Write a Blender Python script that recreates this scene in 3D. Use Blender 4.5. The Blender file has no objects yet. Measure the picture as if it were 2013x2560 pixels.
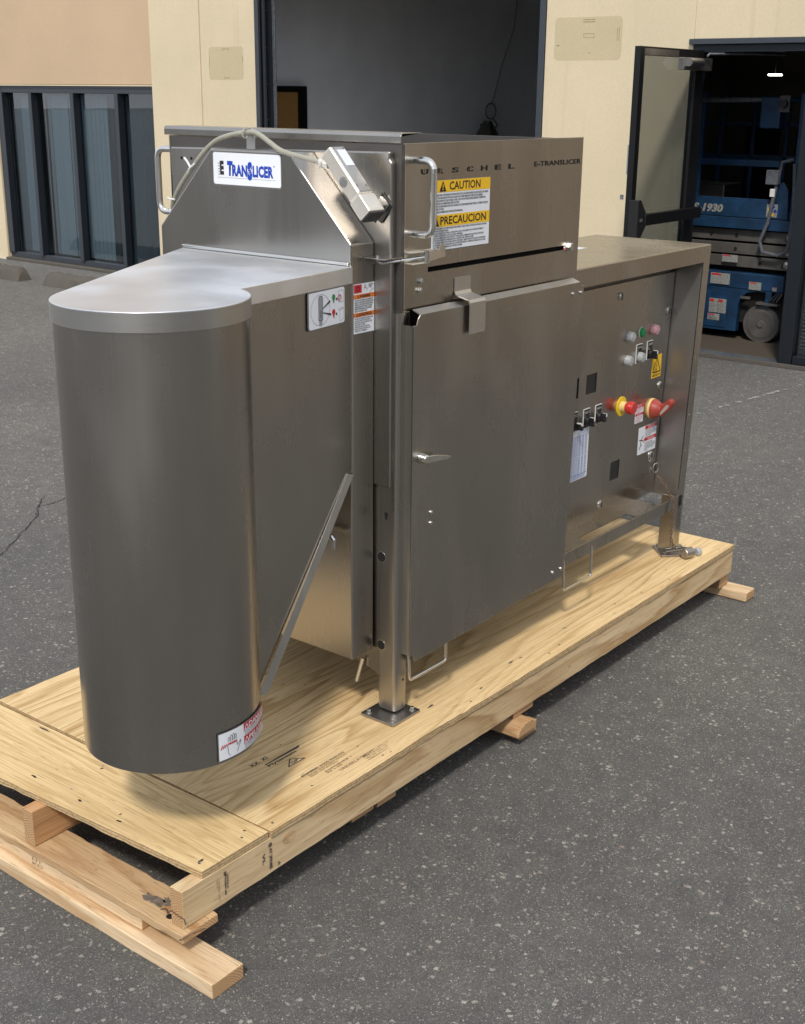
import bpy, bmesh, math, random
from mathutils import Vector, Matrix
random.seed(7)
R = math.radians
SC = bpy.context.scene
COL = SC.collection

# ------------------------------------------------------------------ camera
Fw = Vector((0.74785604, 0.58471707, -0.31435219))
Rt = Vector((0.61839066, -0.78581333, 0.00950757))
Up = Vector((0.24146291, 0.20150274, 0.94925882))
cd = bpy.data.cameras.new('camera'); cam = bpy.data.objects.new('camera', cd); COL.objects.link(cam)
m3 = Matrix((Rt, Up, -Fw)).transposed()
cam.matrix_world = Matrix.Translation((-1.60280, -1.77821, 1.81714)) @ m3.to_4x4()
cd.sensor_fit = 'HORIZONTAL'; cd.sensor_width = 36.0; cd.lens = 3150.26 / 2013 * 36.0
cd.clip_start = 0.05; cd.clip_end = 500
SC.camera = cam

# ------------------------------------------------------------------ light
SUN = Vector((-0.19, -0.10, 0.243)).normalized()          # towards the sun
w = bpy.data.worlds.new('World'); SC.world = w; w.use_nodes = True
nt = w.node_tree; nt.nodes.clear()
sky = nt.nodes.new('ShaderNodeTexSky'); sky.sky_type = 'NISHITA'; sky.sun_disc = False
sky.sun_elevation = math.asin(SUN.z); sky.sun_rotation = math.atan2(SUN.x, SUN.y)
sky.air_density = 1.0; sky.dust_density = 1.5; sky.ozone_density = 1.0
bg = nt.nodes.new('ShaderNodeBackground'); bg.inputs[1].default_value = 0.12
wo = nt.nodes.new('ShaderNodeOutputWorld')
hz = nt.nodes.new('ShaderNodeMix'); hz.data_type = 'RGBA'; hz.inputs[0].default_value = 0.70     # thin high haze over the whole sky
hz.inputs[7].default_value = (5.7, 5.85, 6.15, 1)
nt.links.new(sky.outputs[0], hz.inputs[6]); nt.links.new(hz.outputs[2], bg.inputs[0]); nt.links.new(bg.outputs[0], wo.inputs[0])
sd = bpy.data.lights.new('sun', 'SUN'); sd.energy = 1.8; sd.angle = R(6.0); sd.color = (1.0, 0.94, 0.85)
so = bpy.data.objects.new('sun', sd); COL.objects.link(so)
so.rotation_euler = (-SUN).to_track_quat('-Z', 'Y').to_euler(); so.location = (-6, -3, 9)
vs = SC.view_settings; vs.view_transform = 'Standard'; vs.look = 'None'; vs.gamma = 1.0
vs.use_curve_mapping = False; vs.exposure = 0.58
try: SC.cycles.max_bounces = 8
except Exception: pass

# ------------------------------------------------------------------ materials
def newmat(name):
    m = bpy.data.materials.new(name); m.use_nodes = True
    n = m.node_tree.nodes; n.clear()
    out = n.new('ShaderNodeOutputMaterial'); b = n.new('ShaderNodeBsdfPrincipled')
    m.node_tree.links.new(b.outputs[0], out.inputs[0])
    return m, m.node_tree, b
class NT:
    def __init__(s, t): s.t = t
    def n(s, ty, **k):
        x = s.t.nodes.new(ty)
        for a, v in k.items(): setattr(x, a, v)
        return x
    def l(s, a, b): s.t.links.new(a, b)
    def val(s, x, i, v):
        if hasattr(v, 'links') or hasattr(v, 'is_linked'): s.l(v, x.inputs[i])
        else: x.inputs[i].default_value = v
    def math(s, op, a, b=0.0, c=None, clamp=False):
        x = s.n('ShaderNodeMath', operation=op, use_clamp=clamp); s.val(x, 0, a); s.val(x, 1, b)
        if c is not None: s.val(x, 2, c)
        return x.outputs[0]
    def vmul(s, v, t):
        x = s.n('ShaderNodeVectorMath', operation='MULTIPLY'); s.l(v, x.inputs[0]); s.val(x, 1, t); return x.outputs[0]
    def vadd(s, v, t):
        x = s.n('ShaderNodeVectorMath', operation='ADD'); s.l(v, x.inputs[0]); s.val(x, 1, t); return x.outputs[0]
    def noise(s, v, sc, det=3.0, rough=0.5, dist=0.0):
        x = s.n('ShaderNodeTexNoise'); s.l(v, x.inputs['Vector']); x.inputs['Scale'].default_value = sc
        x.inputs['Detail'].default_value = det; x.inputs['Roughness'].default_value = rough
        x.inputs['Distortion'].default_value = dist; return x.outputs[0]
    def vor(s, v, sc, feat='F1', out='Distance'):
        x = s.n('ShaderNodeTexVoronoi', feature=feat); s.l(v, x.inputs['Vector']); x.inputs['Scale'].default_value = sc
        return x.outputs[out]
    def ramp(s, f, stops, interp='LINEAR'):
        x = s.n('ShaderNodeValToRGB'); s.l(f, x.inputs[0]); cr = x.color_ramp; cr.interpolation = interp
        while len(cr.elements) < len(stops): cr.elements.new(0.5)
        for e, (p, c) in zip(cr.elements, stops):
            e.position = p; e.color = (c, c, c, 1) if isinstance(c, (int, float)) else (*c, 1)
        return x.outputs[0]
    def mix(s, f, a, b, mode='MIX'):
        x = s.n('ShaderNodeMix', data_type='RGBA', blend_type=mode)
        s.val(x, 0, f)
        for i, v in ((6, a), (7, b)):
            if isinstance(v, tuple): x.inputs[i].default_value = (*v, 1)
            else: s.l(v, x.inputs[i])
        return x.outputs[2]
    def bump(s, h, strength=0.2, dist=0.01, nrm=None):
        x = s.n('ShaderNodeBump'); x.inputs['Strength'].default_value = strength; x.inputs['Distance'].default_value = dist
        s.l(h, x.inputs['Height'])
        if nrm is not None: s.l(nrm, x.inputs['Normal'])
        return x.outputs[0]
    def obj(s): return s.n('ShaderNodeTexCoord').outputs['Object']
    def pos(s): return s.n('ShaderNodeNewGeometry').outputs['Position']
def rndvec(N, k=13.0):
    r = N.n('ShaderNodeObjectInfo').outputs['Random']
    c = N.n('ShaderNodeCombineXYZ'); a = N.math('MULTIPLY', r, k)
    for i in range(3): N.l(a, c.inputs[i])
    return N.vadd(N.obj(), c.outputs[0])

def flat(name, col, rough=0.5, metal=0.0, var=0.06, spec=0.5, scale=30):
    m, t, b = newmat(name); N = NT(t)
    f = N.noise(N.obj(), scale, 4, 0.6)
    lo = tuple(c * (1 - var) for c in col); hi = tuple(min(1, c * (1 + var)) for c in col)
    N.l(N.ramp(f, [(0.3, lo), (0.7, hi)]), b.inputs['Base Color'])
    b.inputs['Roughness'].default_value = rough; b.inputs['Metallic'].default_value = metal
    b.inputs['Specular IOR Level'].default_value = spec
    return m

def steel(name, col=(0.58, 0.55, 0.51), rough=0.30, grain=(1, 1, .02), wob=0.35, smudge=0.10):
    """brushed stainless sheet: fine directional brushing, wiped smears, handling marks, a little oil-canning"""
    m, t, b = newmat(name); N = NT(t); P = rndvec(N, 3.0)
    st = N.noise(N.vmul(P, tuple(g * 300 for g in grain)), 1.0, 3, 0.7)
    st2 = N.noise(N.vmul(P, tuple(g * 60 if g > .5 else g * 30 for g in grain)), 1.0, 3, 0.6)
    cl = N.noise(N.vmul(P, (1, 1, .35)), 4.0, 2.5, 0.5)
    cl2 = N.noise(N.vmul(P, (1, 1, .5)), 14, 3, 0.5)
    wipe = N.ramp(N.noise(N.vadd(N.vmul(P, (1, 1, .30)), N.vmul(P, (.3, -.2, .1))), 4.5, 2.0, .5, .35), [(0.48, 0.0), (0.70, 1.0)])
    lo = tuple(c * 0.91 for c in col); hi = tuple(min(1, c * 1.08) for c in col)
    mixv = N.math('ADD', N.math('ADD', N.math('MULTIPLY', cl, .60), N.math('MULTIPLY', cl2, .12)), N.math('ADD', N.math('MULTIPLY', st, .16), N.math('MULTIPLY', st2, .12)))
    c0 = N.ramp(mixv, [(0.36, lo), (0.64, hi)])
    c1 = N.mix(N.math('MULTIPLY', wipe, smudge * 1.6), c0, tuple(min(1, c * 1.35) for c in col))
    N.l(c1, b.inputs['Base Color']); b.inputs['Metallic'].default_value = 1.0
    r = N.math('ADD', N.math('MULTIPLY', N.math('SUBTRACT', cl, 0.5), smudge * 2.0), rough)
    r = N.math('ADD', r, N.math('MULTIPLY', wipe, smudge * 1.3))
    r = N.math('ADD', r, N.math('MULTIPLY', N.math('SUBTRACT', st2, 0.5), 0.06))
    N.l(N.math('MAXIMUM', r, 0.08), b.inputs['Roughness'])
    N.l(N.bump(N.noise(N.vmul(P, (1, 1, .3)), 3.0, 2, .5), wob, 0.006), b.inputs['Normal'])
    return m

def wood(name, axis, light, dark, kind='ply', freq=16.0, knots=0.0, cross=3.2, along=.45):
    """axis = grain direction. ply: rotary-cut contour figure; board: narrow growth rings"""
    m, t, b = newmat(name); N = NT(t); P = rndvec(N, 17.0)
    def s(a, c, z): return (a, c, z) if axis == 'x' else (c, a, z)
    h = N.noise(N.vmul(P, s(along, cross, cross)), 1.0, 2.5, 0.45, 0.25)
    fine = N.noise(N.vmul(P, s(5, 240, 240)), 1.0, 3, 0.6)
    mid = N.noise(N.vmul(P, s(1.6, 34, 34)), 1.0, 4, 0.65, 0.2)
    ph = N.math('ADD', N.math('MULTIPLY', h, freq), N.math('MULTIPLY', mid, 0.9))
    fr = N.math('FRACT', ph)
    ring = N.ramp(fr, [(0.0, 0.0), (0.55, 0.25), (0.86, 1.0), (0.97, 0.15), (1.0, 0.0)])
    amp = N.ramp(N.noise(N.vmul(P, s(.8, 2.5, 2.5)), 1.3, 2), [(0.35, 0.38), (0.65, 0.95)])
    col = N.mix(N.math('MULTIPLY', ring, amp), light, dark)
    tone = N.ramp(N.noise(N.vmul(P, s(1.0, 3.0, 3.0)), 1.1, 3, .6), [(0.3, (0.86, 0.82, 0.76)), (0.7, (1.04, 1.03, 1.0))])
    col = N.mix(1.0, col, tone, 'MULTIPLY')
    streak = N.ramp(fine, [(0.40, (0.74, 0.68, 0.60)), (0.54, (1, 1, 1))])
    col = N.mix(0.6, col, streak, 'MULTIPLY')
    pores = N.ramp(N.noise(N.vmul(P, s(14, 330, 330)), 1.0, 2, .5), [(0.30, (0.35, 0.26, 0.16)), (0.36, (1, 1, 1))])
    col = N.mix(0.55, col, pores, 'MULTIPLY')
    if knots:
        k = N.vor(N.vmul(P, s(1.0, 2.1, 2.1)), knots)
        kd = N.ramp(N.math('ADD', k, N.math('MULTIPLY', mid, .03)), [(0.035, (0.20, 0.10, 0.045)), (0.06, (0.55, 0.38, 0.22)), (0.10, (1, 1, 1))])
        col = N.mix(0.85, col, kd, 'MULTIPLY')
    spot = N.ramp(N.noise(N.vmul(P, s(16, 40, 40)), 1.5, 2, .4), [(0.775, (1, 1, 1)), (0.80, (0.16, 0.10, 0.05))])
    col = N.mix(0.8, col, spot, 'MULTIPLY')
    # end grain where the cut faces along the grain
    g = N.n('ShaderNodeNewGeometry'); sx = N.n('ShaderNodeSeparateXYZ'); N.l(g.outputs['True Normal'], sx.inputs[0])
    e = N.math('GREATER_THAN', N.math('ABSOLUTE', sx.outputs[0 if axis == 'x' else 1]), 0.75)
    if kind == 'board':
        rp = N.n('ShaderNodeVectorMath', operation='LENGTH')
        off = N.vadd(N.obj(), (0.0, 0.02, 0.045) if axis == 'x' else (0.02, 0.0, 0.05))
        N.l(N.vmul(off, (0, 1, 1) if axis == 'x' else (1, 0, 1)), rp.inputs[0])
        er = N.math('FRACT', N.math('ADD', N.math('MULTIPLY', rp.outputs['Value'], 170), N.math('MULTIPLY', mid, 1.2)))
        ec = N.ramp(er, [(0, (0.56, 0.37, 0.20)), (0.6, (0.50, 0.31, 0.16)), (0.85, (0.26, 0.13, 0.06)), (1, (0.55, 0.36, 0.19))])
    else:
        ec = N.ramp(fine, [(0.3, (0.40, 0.28, 0.15)), (0.7, (0.56, 0.42, 0.24))])
    if kind == 'ply':   # layered edge on every upright face
        sz = N.n('ShaderNodeSeparateXYZ'); N.l(N.obj(), sz.inputs[0])
        bands = N.math('FRACT', N.math('ADD', N.math('MULTIPLY', sz.outputs[2], 130), N.math('MULTIPLY', mid, .5)))
        bc = N.ramp(bands, [(0.0, (0.30, 0.20, 0.10)), (0.18, (0.56, 0.42, 0.24)), (0.6, (0.62, 0.47, 0.27)), (0.8, (0.42, 0.29, 0.15))])
        bc = N.mix(0.7, bc, N.ramp(N.noise(N.obj(), 160, 3, .7), [(0.35, (0.5, 0.42, 0.32)), (0.55, (1, 1, 1))]), 'MULTIPLY')
        up = N.math('LESS_THAN', N.math('ABSOLUTE', sx.outputs[2]), 0.6)
        col = N.mix(up, col, bc)
    else:
        col = N.mix(e, col, ec)
    N.l(col, b.inputs['Base Color'])
    b.inputs['Roughness'].default_value = 0.62; b.inputs['Specular IOR Level'].default_value = 0.28
    hgt = N.math('ADD', N.math('MULTIPLY', fine, .6), N.math('MULTIPLY', mid, .5))
    N.l(N.bump(hgt, 0.35, 0.0015), b.inputs['Normal'])
    return m

def asphalt():
    m, t, b = newmat('asphalt'); N = NT(t); P = N.pos()
    W = N.vmul(P, (1, 1, 0))
    dn = N.n('ShaderNodeTexNoise'); N.l(W, dn.inputs['Vector']); dn.inputs['Scale'].default_value = 95; dn.inputs['Detail'].default_value = 3
    Wd = N.vadd(W, N.vmul(dn.outputs['Color'], (.013, .013, 0)))
    fine = N.math('ADD', N.math('MULTIPLY', N.noise(W, 330, 4, .85), .6), N.math('MULTIPLY', N.noise(W, 120, 5, .8), .4))
    col = N.ramp(fine, [(0.34, (0.034, 0.034, 0.033)), (0.45, (0.122, 0.120, 0.115)), (0.57, (0.215, 0.212, 0.203)), (0.69, (0.42, 0.41, 0.39))])
    hs = None
    for sc, thr, r0, cols in ((420, .35, .60, ((.10, .098, .09), (.70, .68, .63))), (240, .42, .55, ((.14, .138, .13), (.72, .70, .64))), (140, .56, .50, ((.16, .158, .15), (.66, .63, .57))), (80, .74, .42, ((.17, .165, .155), (.60, .57, .51))), (40, .88, .30, ((.16, .155, .14), (.50, .47, .41)))):
        v = N.n('ShaderNodeTexVoronoi'); N.l(Wd, v.inputs['Vector']); v.inputs['Scale'].default_value = sc; v.inputs['Randomness'].default_value = 1
        v.distance = 'MANHATTAN' if sc != 80 else 'CHEBYCHEV'
        sep = N.n('ShaderNodeSeparateColor'); N.l(v.outputs['Color'], sep.inputs[0])
        pick = N.math('GREATER_THAN', sep.outputs[0], thr)
        rad = N.math('MULTIPLY_ADD', sep.outputs[1], r0 * .9, r0 * .25)
        inside = N.ramp(N.math('SUBTRACT', rad, v.outputs['Distance']), [(0.0, 0.0), (0.06, 1.0)])
        mk = N.math('MULTIPLY', pick, inside)
        sc_ = N.ramp(sep.outputs[2], [(0.0, cols[0]), (0.6, tuple(a * .75 + c * .25 for a, c in zip(*cols))), (0.93, cols[1]), (1.0, (.40, .32, .25))])
        col = N.mix(N.math('MULTIPLY', mk, .92), col, sc_)
        hs = mk if hs is None else N.math('MAXIMUM', hs, mk)
    big = N.ramp(N.noise(W, 0.7, 5, .6, .5), [(0.3, (0.84, 0.84, 0.85)), (0.7, (1.12, 1.11, 1.09))])
    col = N.mix(1.0, col, big, 'MULTIPLY')
    med = N.ramp(N.noise(W, 13, 5, .7), [(0.3, (0.80, 0.80, 0.81)), (0.7, (1.14, 1.14, 1.12))])
    col = N.mix(1.0, col, med, 'MULTIPLY')
    N.l(col, b.inputs['Base Color'])
    N.l(N.math('MULTIPLY_ADD', hs, -0.12, 0.80), b.inputs['Roughness'])
    b.inputs['Specular IOR Level'].default_value = 0.35
    hh = N.math('ADD', N.math('MULTIPLY', N.noise(W, 170, 5, .85), 1.0), N.math('MULTIPLY', hs, .22))
    N.l(N.bump(hh, 1.0, 0.008), b.inputs['Normal'])
    return m

def stucco(name, col, bumpy=0.25, stain=True):
    m, t, b = newmat(name); N = NT(t); P = N.pos()
    f = N.noise(P, 1.1, 5, .6)
    c = N.ramp(f, [(0.3, tuple(x * .93 for x in col)), (0.7, tuple(min(1, x * 1.04) for x in col))])
    g = N.ramp(N.noise(P, 90, 3, .7), [(0.3, (0.93, 0.93, 0.92)), (0.7, (1.03, 1.03, 1.03))])
    c = N.mix(1.0, c, g, 'MULTIPLY')
    if stain:   # scuffs: short horizontal scrape marks and faint vertical runs
        s = N.noise(N.vmul(P, (1, 1.1, 22)), 2.2, 4, .75, .3)
        zone = N.ramp(N.noise(N.vmul(P, (1, .7, .9)), 1.4, 2), [(0.50, 0.0), (0.62, 1.0)])
        mk = N.math('MULTIPLY', N.ramp(s, [(0.66, 0.0), (0.74, 1.0)]), zone)
        c = N.mix(N.math('MULTIPLY', mk, .35), c, (0.24, 0.18, 0.10))
        v = N.ramp(N.noise(N.vmul(P, (1, 9, .5)), 1.3, 3), [(0.62, 0.0), (0.75, 1.0)])
        c = N.mix(N.math('MULTIPLY', v, .12), c, (0.30, 0.24, 0.15))
    N.l(c, b.inputs['Base Color']); b.inputs['Roughness'].default_value = 0.85; b.inputs['Specular IOR Level'].default_value = 0.2
    N.l(N.bump(N.noise(P, 140, 4, .7), bumpy, 0.004), b.inputs['Normal'])
    return m

def glass(name, tint=(0.35, 0.38, 0.37), refl=1.0):
    """thin tinted architectural pane: transparent with a fresnel reflection"""
    m = bpy.data.materials.new(name); m.use_nodes = True; t = m.node_tree; t.nodes.clear(); N = NT(t)
    out = N.n('ShaderNodeOutputMaterial'); tr = N.n('ShaderNodeBsdfTransparent'); tr.inputs[0].default_value = (*tint, 1)
    gl = N.n('ShaderNodeBsdfGlossy'); gl.inputs['Roughness'].default_value = 0.01; gl.inputs[0].default_value = (.9, .95, 1, 1)
    fr = N.n('ShaderNodeFresnel'); fr.inputs[0].default_value = 1.52
    wv = N.bump(N.noise(N.obj(), 1.3, 1, .4), 0.05, 0.02)
    N.l(wv, gl.inputs['Normal'])
    geo = N.n('ShaderNodeNewGeometry')
    f = N.math('MULTIPLY', fr.outputs[0], 1.7 * refl, clamp=True)
    f = N.math('MULTIPLY', f, N.math('SUBTRACT', 1.0, geo.outputs['Backfacing']))
    mx = N.n('ShaderNodeMixShader'); N.l(f, mx.inputs[0]); N.l(tr.outputs[0], mx.inputs[1]); N.l(gl.outputs[0], mx.inputs[2])
    N.l(mx.outputs[0], out.inputs[0]); return m

M = {}
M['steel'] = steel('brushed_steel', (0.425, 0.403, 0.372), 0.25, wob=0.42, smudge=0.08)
M['steel_band'] = steel('ground_steel_band', (0.58, 0.57, 0.54), 0.34, (.02, .02, 1), .2, .06)
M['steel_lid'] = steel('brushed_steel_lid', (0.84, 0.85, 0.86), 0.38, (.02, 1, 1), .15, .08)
M['steel_hook'] = steel('satin_steel_hook', (0.60, 0.58, 0.55), 0.38, wob=.3)
M['steel_flange'] = steel('matt_folded_edge', (0.46, 0.45, 0.43), 0.5, wob=.1)
M['steel_bright'] = steel('bright_steel', (0.74, 0.73, 0.70), 0.22, (1, 1, .05), .2, .06)
M['steel_dull'] = steel('dull_steel', (0.40, 0.38, 0.36), 0.42, (1, 1, 1), .2, .1)
M['steel_dark'] = steel('dark_steel', (0.16, 0.15, 0.14), 0.5, (1, 1, 1), .2, .1)  # dark parts, and the shade painted into the hopper
M['chrome'] = flat('bright_cast_zinc', (0.78, 0.74, 0.66), 0.30, 0.62, .06)
M['bolt'] = flat('bolt_steel', (0.55, 0.54, 0.51), 0.34, 1.0, .1, scale=200)
M['rust'] = flat('rusty_chain', (0.16, 0.11, 0.07), 0.6, 0.6, .4, scale=300)
M['black'] = flat('black_plastic', (0.015, 0.015, 0.016), 0.35)
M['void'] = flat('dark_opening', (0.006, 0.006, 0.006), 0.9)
M['cable'] = flat('grey_cable', (0.34, 0.33, 0.27), 0.5)
M['white_plastic'] = flat('white_plastic', (0.72, 0.72, 0.70), 0.45)
M['label_white'] = flat('label_white', (0.74, 0.77, 0.82), 0.35, var=.02)
M['label_dim'] = flat('dim_label', (0.25, 0.25, 0.235), 0.6, 0, .45, scale=90)  # dim mottled grey for the lift stickers and lettering
M['label_edge'] = flat('label_clear_edge', (0.13, 0.125, 0.12), 0.4)
M['label_yellow'] = flat('label_yellow', (0.83, 0.50, 0.02), 0.35, var=.02)
M['label_orange'] = flat('label_orange', (0.62, 0.17, 0.03), 0.4, var=.03)
M['label_red'] = flat('label_red', (0.50, 0.02, 0.03), 0.4, var=.03)
M['label_blue'] = flat('label_blue', (0.012, 0.055, 0.40), 0.35, var=.02)
M['label_ink'] = flat('label_ink', (0.012, 0.012, 0.014), 0.5)
M['label_grey'] = flat('label_grey', (0.25, 0.27, 0.29), 0.5)
M['label_paleblue'] = flat('label_paleblue', (0.20, 0.27, 0.52), 0.4)
M['label_green'] = flat('label_green', (0.02, 0.22, 0.07), 0.4)
M['red_plastic'] = flat('red_plastic', (0.52, 0.035, 0.03), 0.32)
M['dark_red_plastic'] = flat('dark_red_plastic', (0.34, 0.05, 0.035), 0.38)
M['yellow_plastic'] = flat('yellow_plastic', (0.80, 0.55, 0.02), 0.35)
M['cream_plastic'] = flat('cream_plastic', (0.72, 0.55, 0.22), 0.4)
M['green_lens'] = flat('green_lens', (0.01, 0.20, 0.06), 0.2)
M['clear_boot'] = flat('silicone_button_boot', (0.36, 0.38, 0.39), 0.28)
M['pink_boot'] = flat('pink_silicone_boot', (0.48, 0.27, 0.30), 0.28)
M['plate_grey'] = flat('selector_lever_grey', (0.36, 0.33, 0.31), 0.3)
M['ply_x'] = wood('plywood', 'x', (0.80, 0.62, 0.36), (0.46, 0.285, 0.115), 'ply', 19.0, 0, 4.4, .38)
M['ply_y'] = wood('plywood_crosswise', 'y', (0.82, 0.635, 0.355), (0.46, 0.29, 0.115), 'ply', 30.0, 0, 4.2, .40)
M['wood_x'] = wood('pine_stringer', 'x', (0.70, 0.55, 0.35), (0.46, 0.30, 0.15), 'board', 12.0, 1.2)
M['wood_red_x'] = wood('reddish_pine', 'x', (0.58, 0.35, 0.18), (0.38, 0.19, 0.085), 'board', 12.0)
M['wood_y'] = wood('pine_board', 'y', (0.76, 0.60, 0.41), (0.54, 0.36, 0.20), 'board', 9.0)
M['wood_rough_y'] = wood('rough_pine_board', 'y', (0.62, 0.45, 0.27), (0.38, 0.21, 0.10), 'board', 11.0, .9)
M['wood_old_y'] = wood('weathered_pine', 'y', (0.38, 0.26, 0.15), (0.22, 0.13, 0.07), 'board', 11.0)
M['ink_wood'] = flat('stamp_ink', (0.06, 0.05, 0.05), 0.8, var=.3)
M['ink_faint'] = flat('faint_stamp_ink', (0.25, 0.17, 0.10), 0.8, var=.3)
M['stain_grey'] = flat('grey_stain', (0.15, 0.12, 0.095), 0.8, var=.5, scale=60)
M['asphalt'] = asphalt()
M['cream'] = stucco('cream_stucco', (0.71, 0.605, 0.425))
M['tan'] = stucco('tan_stucco', (0.60, 0.445, 0.295), .25, False)
M['brown'] = stucco('brown_stucco', (0.30, 0.245, 0.185), .25, False)
M['patch'] = stucco('old_sign_patch', (0.585, 0.50, 0.325), .1, False)
M['glue'] = flat('dried_glue', (.30, .25, .14), .8, var=.3)
M['frame'] = flat('charcoal_aluminium', (0.014, 0.018, 0.024), 0.38, 0.3)
M['frame_grey'] = flat('grey_aluminium', (0.060, 0.070, 0.084), 0.4, 0.3)
M['frame_black'] = flat('black_aluminium', (0.010, 0.010, 0.011), 0.35, 0.2)
M['blind'] = flat('grey_blind_slat', (0.26, 0.295, 0.305), 0.6)
M['blind_dark'] = flat('dark_blind_slat', (0.12, 0.14, 0.155), 0.6)
M['blind_blue'] = flat('pale_blue_blind', (0.24, 0.28, 0.30), 0.5)
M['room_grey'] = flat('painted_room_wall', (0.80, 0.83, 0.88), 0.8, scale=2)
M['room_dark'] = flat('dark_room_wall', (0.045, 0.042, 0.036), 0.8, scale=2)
M['door_brown'] = flat('brown_wood_door', (0.34, 0.19, 0.06), 0.5)
M['concrete'] = stucco('weathered_concrete', (0.115, 0.105, 0.09), 1.5, False)
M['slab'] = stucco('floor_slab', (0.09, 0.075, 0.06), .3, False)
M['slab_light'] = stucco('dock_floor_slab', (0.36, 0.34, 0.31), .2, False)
M['glass'] = glass('window_glass', (0.76, 0.82, 0.86), 1.6)
M['glass_door'] = glass('tinted_door_glass', (0.57, 0.59, 0.60), .5)
M['lift_blue'] = flat('worn_shaded_blue_paint', (0.006, 0.034, 0.085), 0.5, 0, .45, scale=9)  # worn paint, darkened to stand in for shade inside the doorway
M['lift_grey'] = flat('grey_scissor_paint', (0.085, 0.08, 0.075), 0.5, 0, .25, scale=9)
M['tyre'] = flat('grey_solid_tyre', (0.085, 0.078, 0.074), 0.7, 0, .2)
M['galv'] = flat('worn_rail_steel', (0.35, 0.38, 0.42), 0.35, .8, .3)
M['strap'] = flat('grey_strap', (0.10, 0.11, 0.13), 0.8, 0, .3)
M['cord_grey'] = flat('grey_cord', (0.22, 0.22, 0.23), 0.7)
M['paint_line'] = flat('worn_line_paint', (0.30, 0.30, 0.29), 0.7, 0, .4, scale=60)
m_, t_, b_ = newmat('lit_lamp_tube'); b_.inputs['Base Color'].default_value = (1, 1, 1, 1)
b_.inputs['Emission Color'].default_value = (1, .95, .85, 1); b_.inputs['Emission Strength'].default_value = 6; M['lamp'] = m_

# ------------------------------------------------------------------ mesh helpers
class MB:
    def __init__(s): s.bm = bmesh.new()
    def box(s, x0, x1, y0, y1, z0, z1):
        v = [s.bm.verts.new((x, y, z)) for z in (z0, z1) for y in (y0, y1) for x in (x0, x1)]
        for f in ((0, 2, 3, 1), (4, 5, 7, 6), (0, 1, 5, 4), (2, 6, 7, 3), (0, 4, 6, 2), (1, 3, 7, 5)):
            s.bm.faces.new([v[i] for i in f])
        return s
    def prism(s, pts, d):
        """polygon of 3-D points extruded along vector d"""
        d = Vector(d); a = [s.bm.verts.new(p) for p in pts]; b = [s.bm.verts.new(Vector(p) + d) for p in pts]
        s.bm.faces.new(a[::-1]); s.bm.faces.new(b); n = len(a)
        for i in range(n): s.bm.faces.new([a[i], a[(i + 1) % n], b[(i + 1) % n], b[i]])
        return s
    def tube(s, pts, r, n=10, caps=True):
        pts = [Vector(p) for p in pts]; rings = []
        t0 = (pts[1] - pts[0]).normalized(); up = Vector((0, 0, 1)) if abs(t0.z) < .9 else Vector((1, 0, 0))
        nrm = t0.cross(up).normalized()
        for i, p in enumerate(pts):
            if i == 0: t = pts[1] - p
            elif i == len(pts) - 1: t = p - pts[i - 1]
            else: t = (pts[i + 1] - p).normalized() + (p - pts[i - 1]).normalized()
            t.normalize(); nrm = (nrm - t * nrm.dot(t)).normalized(); bn = t.cross(nrm)
            rr = r[i] if isinstance(r, (list, tuple)) else r
            rings.append([s.bm.verts.new(p + (nrm * math.cos(a) + bn * math.sin(a)) * rr) for a in [2 * math.pi * k / n for k in range(n)]])
        for a, b in zip(rings, rings[1:]):
            for k in range(n): s.bm.faces.new([a[k], a[(k + 1) % n], b[(k + 1) % n], b[k]])
        if caps: s.bm.faces.new(rings[0][::-1]); s.bm.faces.new(rings[-1])
        return s
    def cyl(s, p, axis, r, h, n=24, r2=None):
        p = Vector(p); a = Vector(axis).normalized(); return s.tube([p, p + a * h], [r, r if r2 is None else r2], n)
    def lathe(s, p, axis, prof, n=28):
        p = Vector(p); a = Vector(axis).normalized()
        return s.tube([p + a * h for h, _ in prof], [max(q, 1e-4) for _, q in prof], n)
    def sheet(s, rows):
        """grid of points -> surface"""
        g = [[s.bm.verts.new(p) for p in row] for row in rows]
        for a, b in zip(g, g[1:]):
            for i in range(len(a) - 1): s.bm.faces.new([a[i], a[i + 1], b[i + 1], b[i]])
        return s
    def build(s, name, mat, parent=None, bevel=0.0, seg=2, smooth=None, label=None, solid=0.0, kind=None):
        bm = s.bm; bmesh.ops.recalc_face_normals(bm, faces=bm.faces)
        me = bpy.data.meshes.new(name)
        if bm.verts:
            lo = Vector([min(v.co[i] for v in bm.verts) for i in range(3)]); hi = Vector([max(v.co[i] for v in bm.verts) for i in range(3)])
            c = (lo + hi) / 2
        else: c = Vector()
        bmesh.ops.translate(bm, verts=bm.verts, vec=-c)
        if solid:
            bmesh.ops.solidify(bm, geom=bm.faces[:], thickness=solid); bmesh.ops.recalc_face_normals(bm, faces=bm.faces)
        if smooth is None: smooth = bevel > 0
        ang = R(35)
        if smooth:
            for f in bm.faces: f.smooth = True
            for e in bm.edges:
                if len(e.link_faces) == 2 and e.calc_face_angle(0) > ang: e.smooth = False
        bm.to_mesh(me); bm.free(); me.materials.append(mat)
        o = bpy.data.objects.new(name, me); COL.objects.link(o)
        if parent is not None:
            o.parent = parent; o.location = c - wloc(parent)
        else: o.location = c
        if bevel:
            for e in me.edges: pass
            q = o.modifiers.new('bevel', 'BEVEL'); q.width = bevel; q.segments = seg; q.limit_method = 'ANGLE'; q.angle_limit = R(32)
            q.harden_normals = True
            for a in me.attributes:
                if a.name == 'sharp_edge': me.attributes.remove(a); break
        if label: o['label'] = label
        if kind: o['kind'] = kind
        return o
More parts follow.
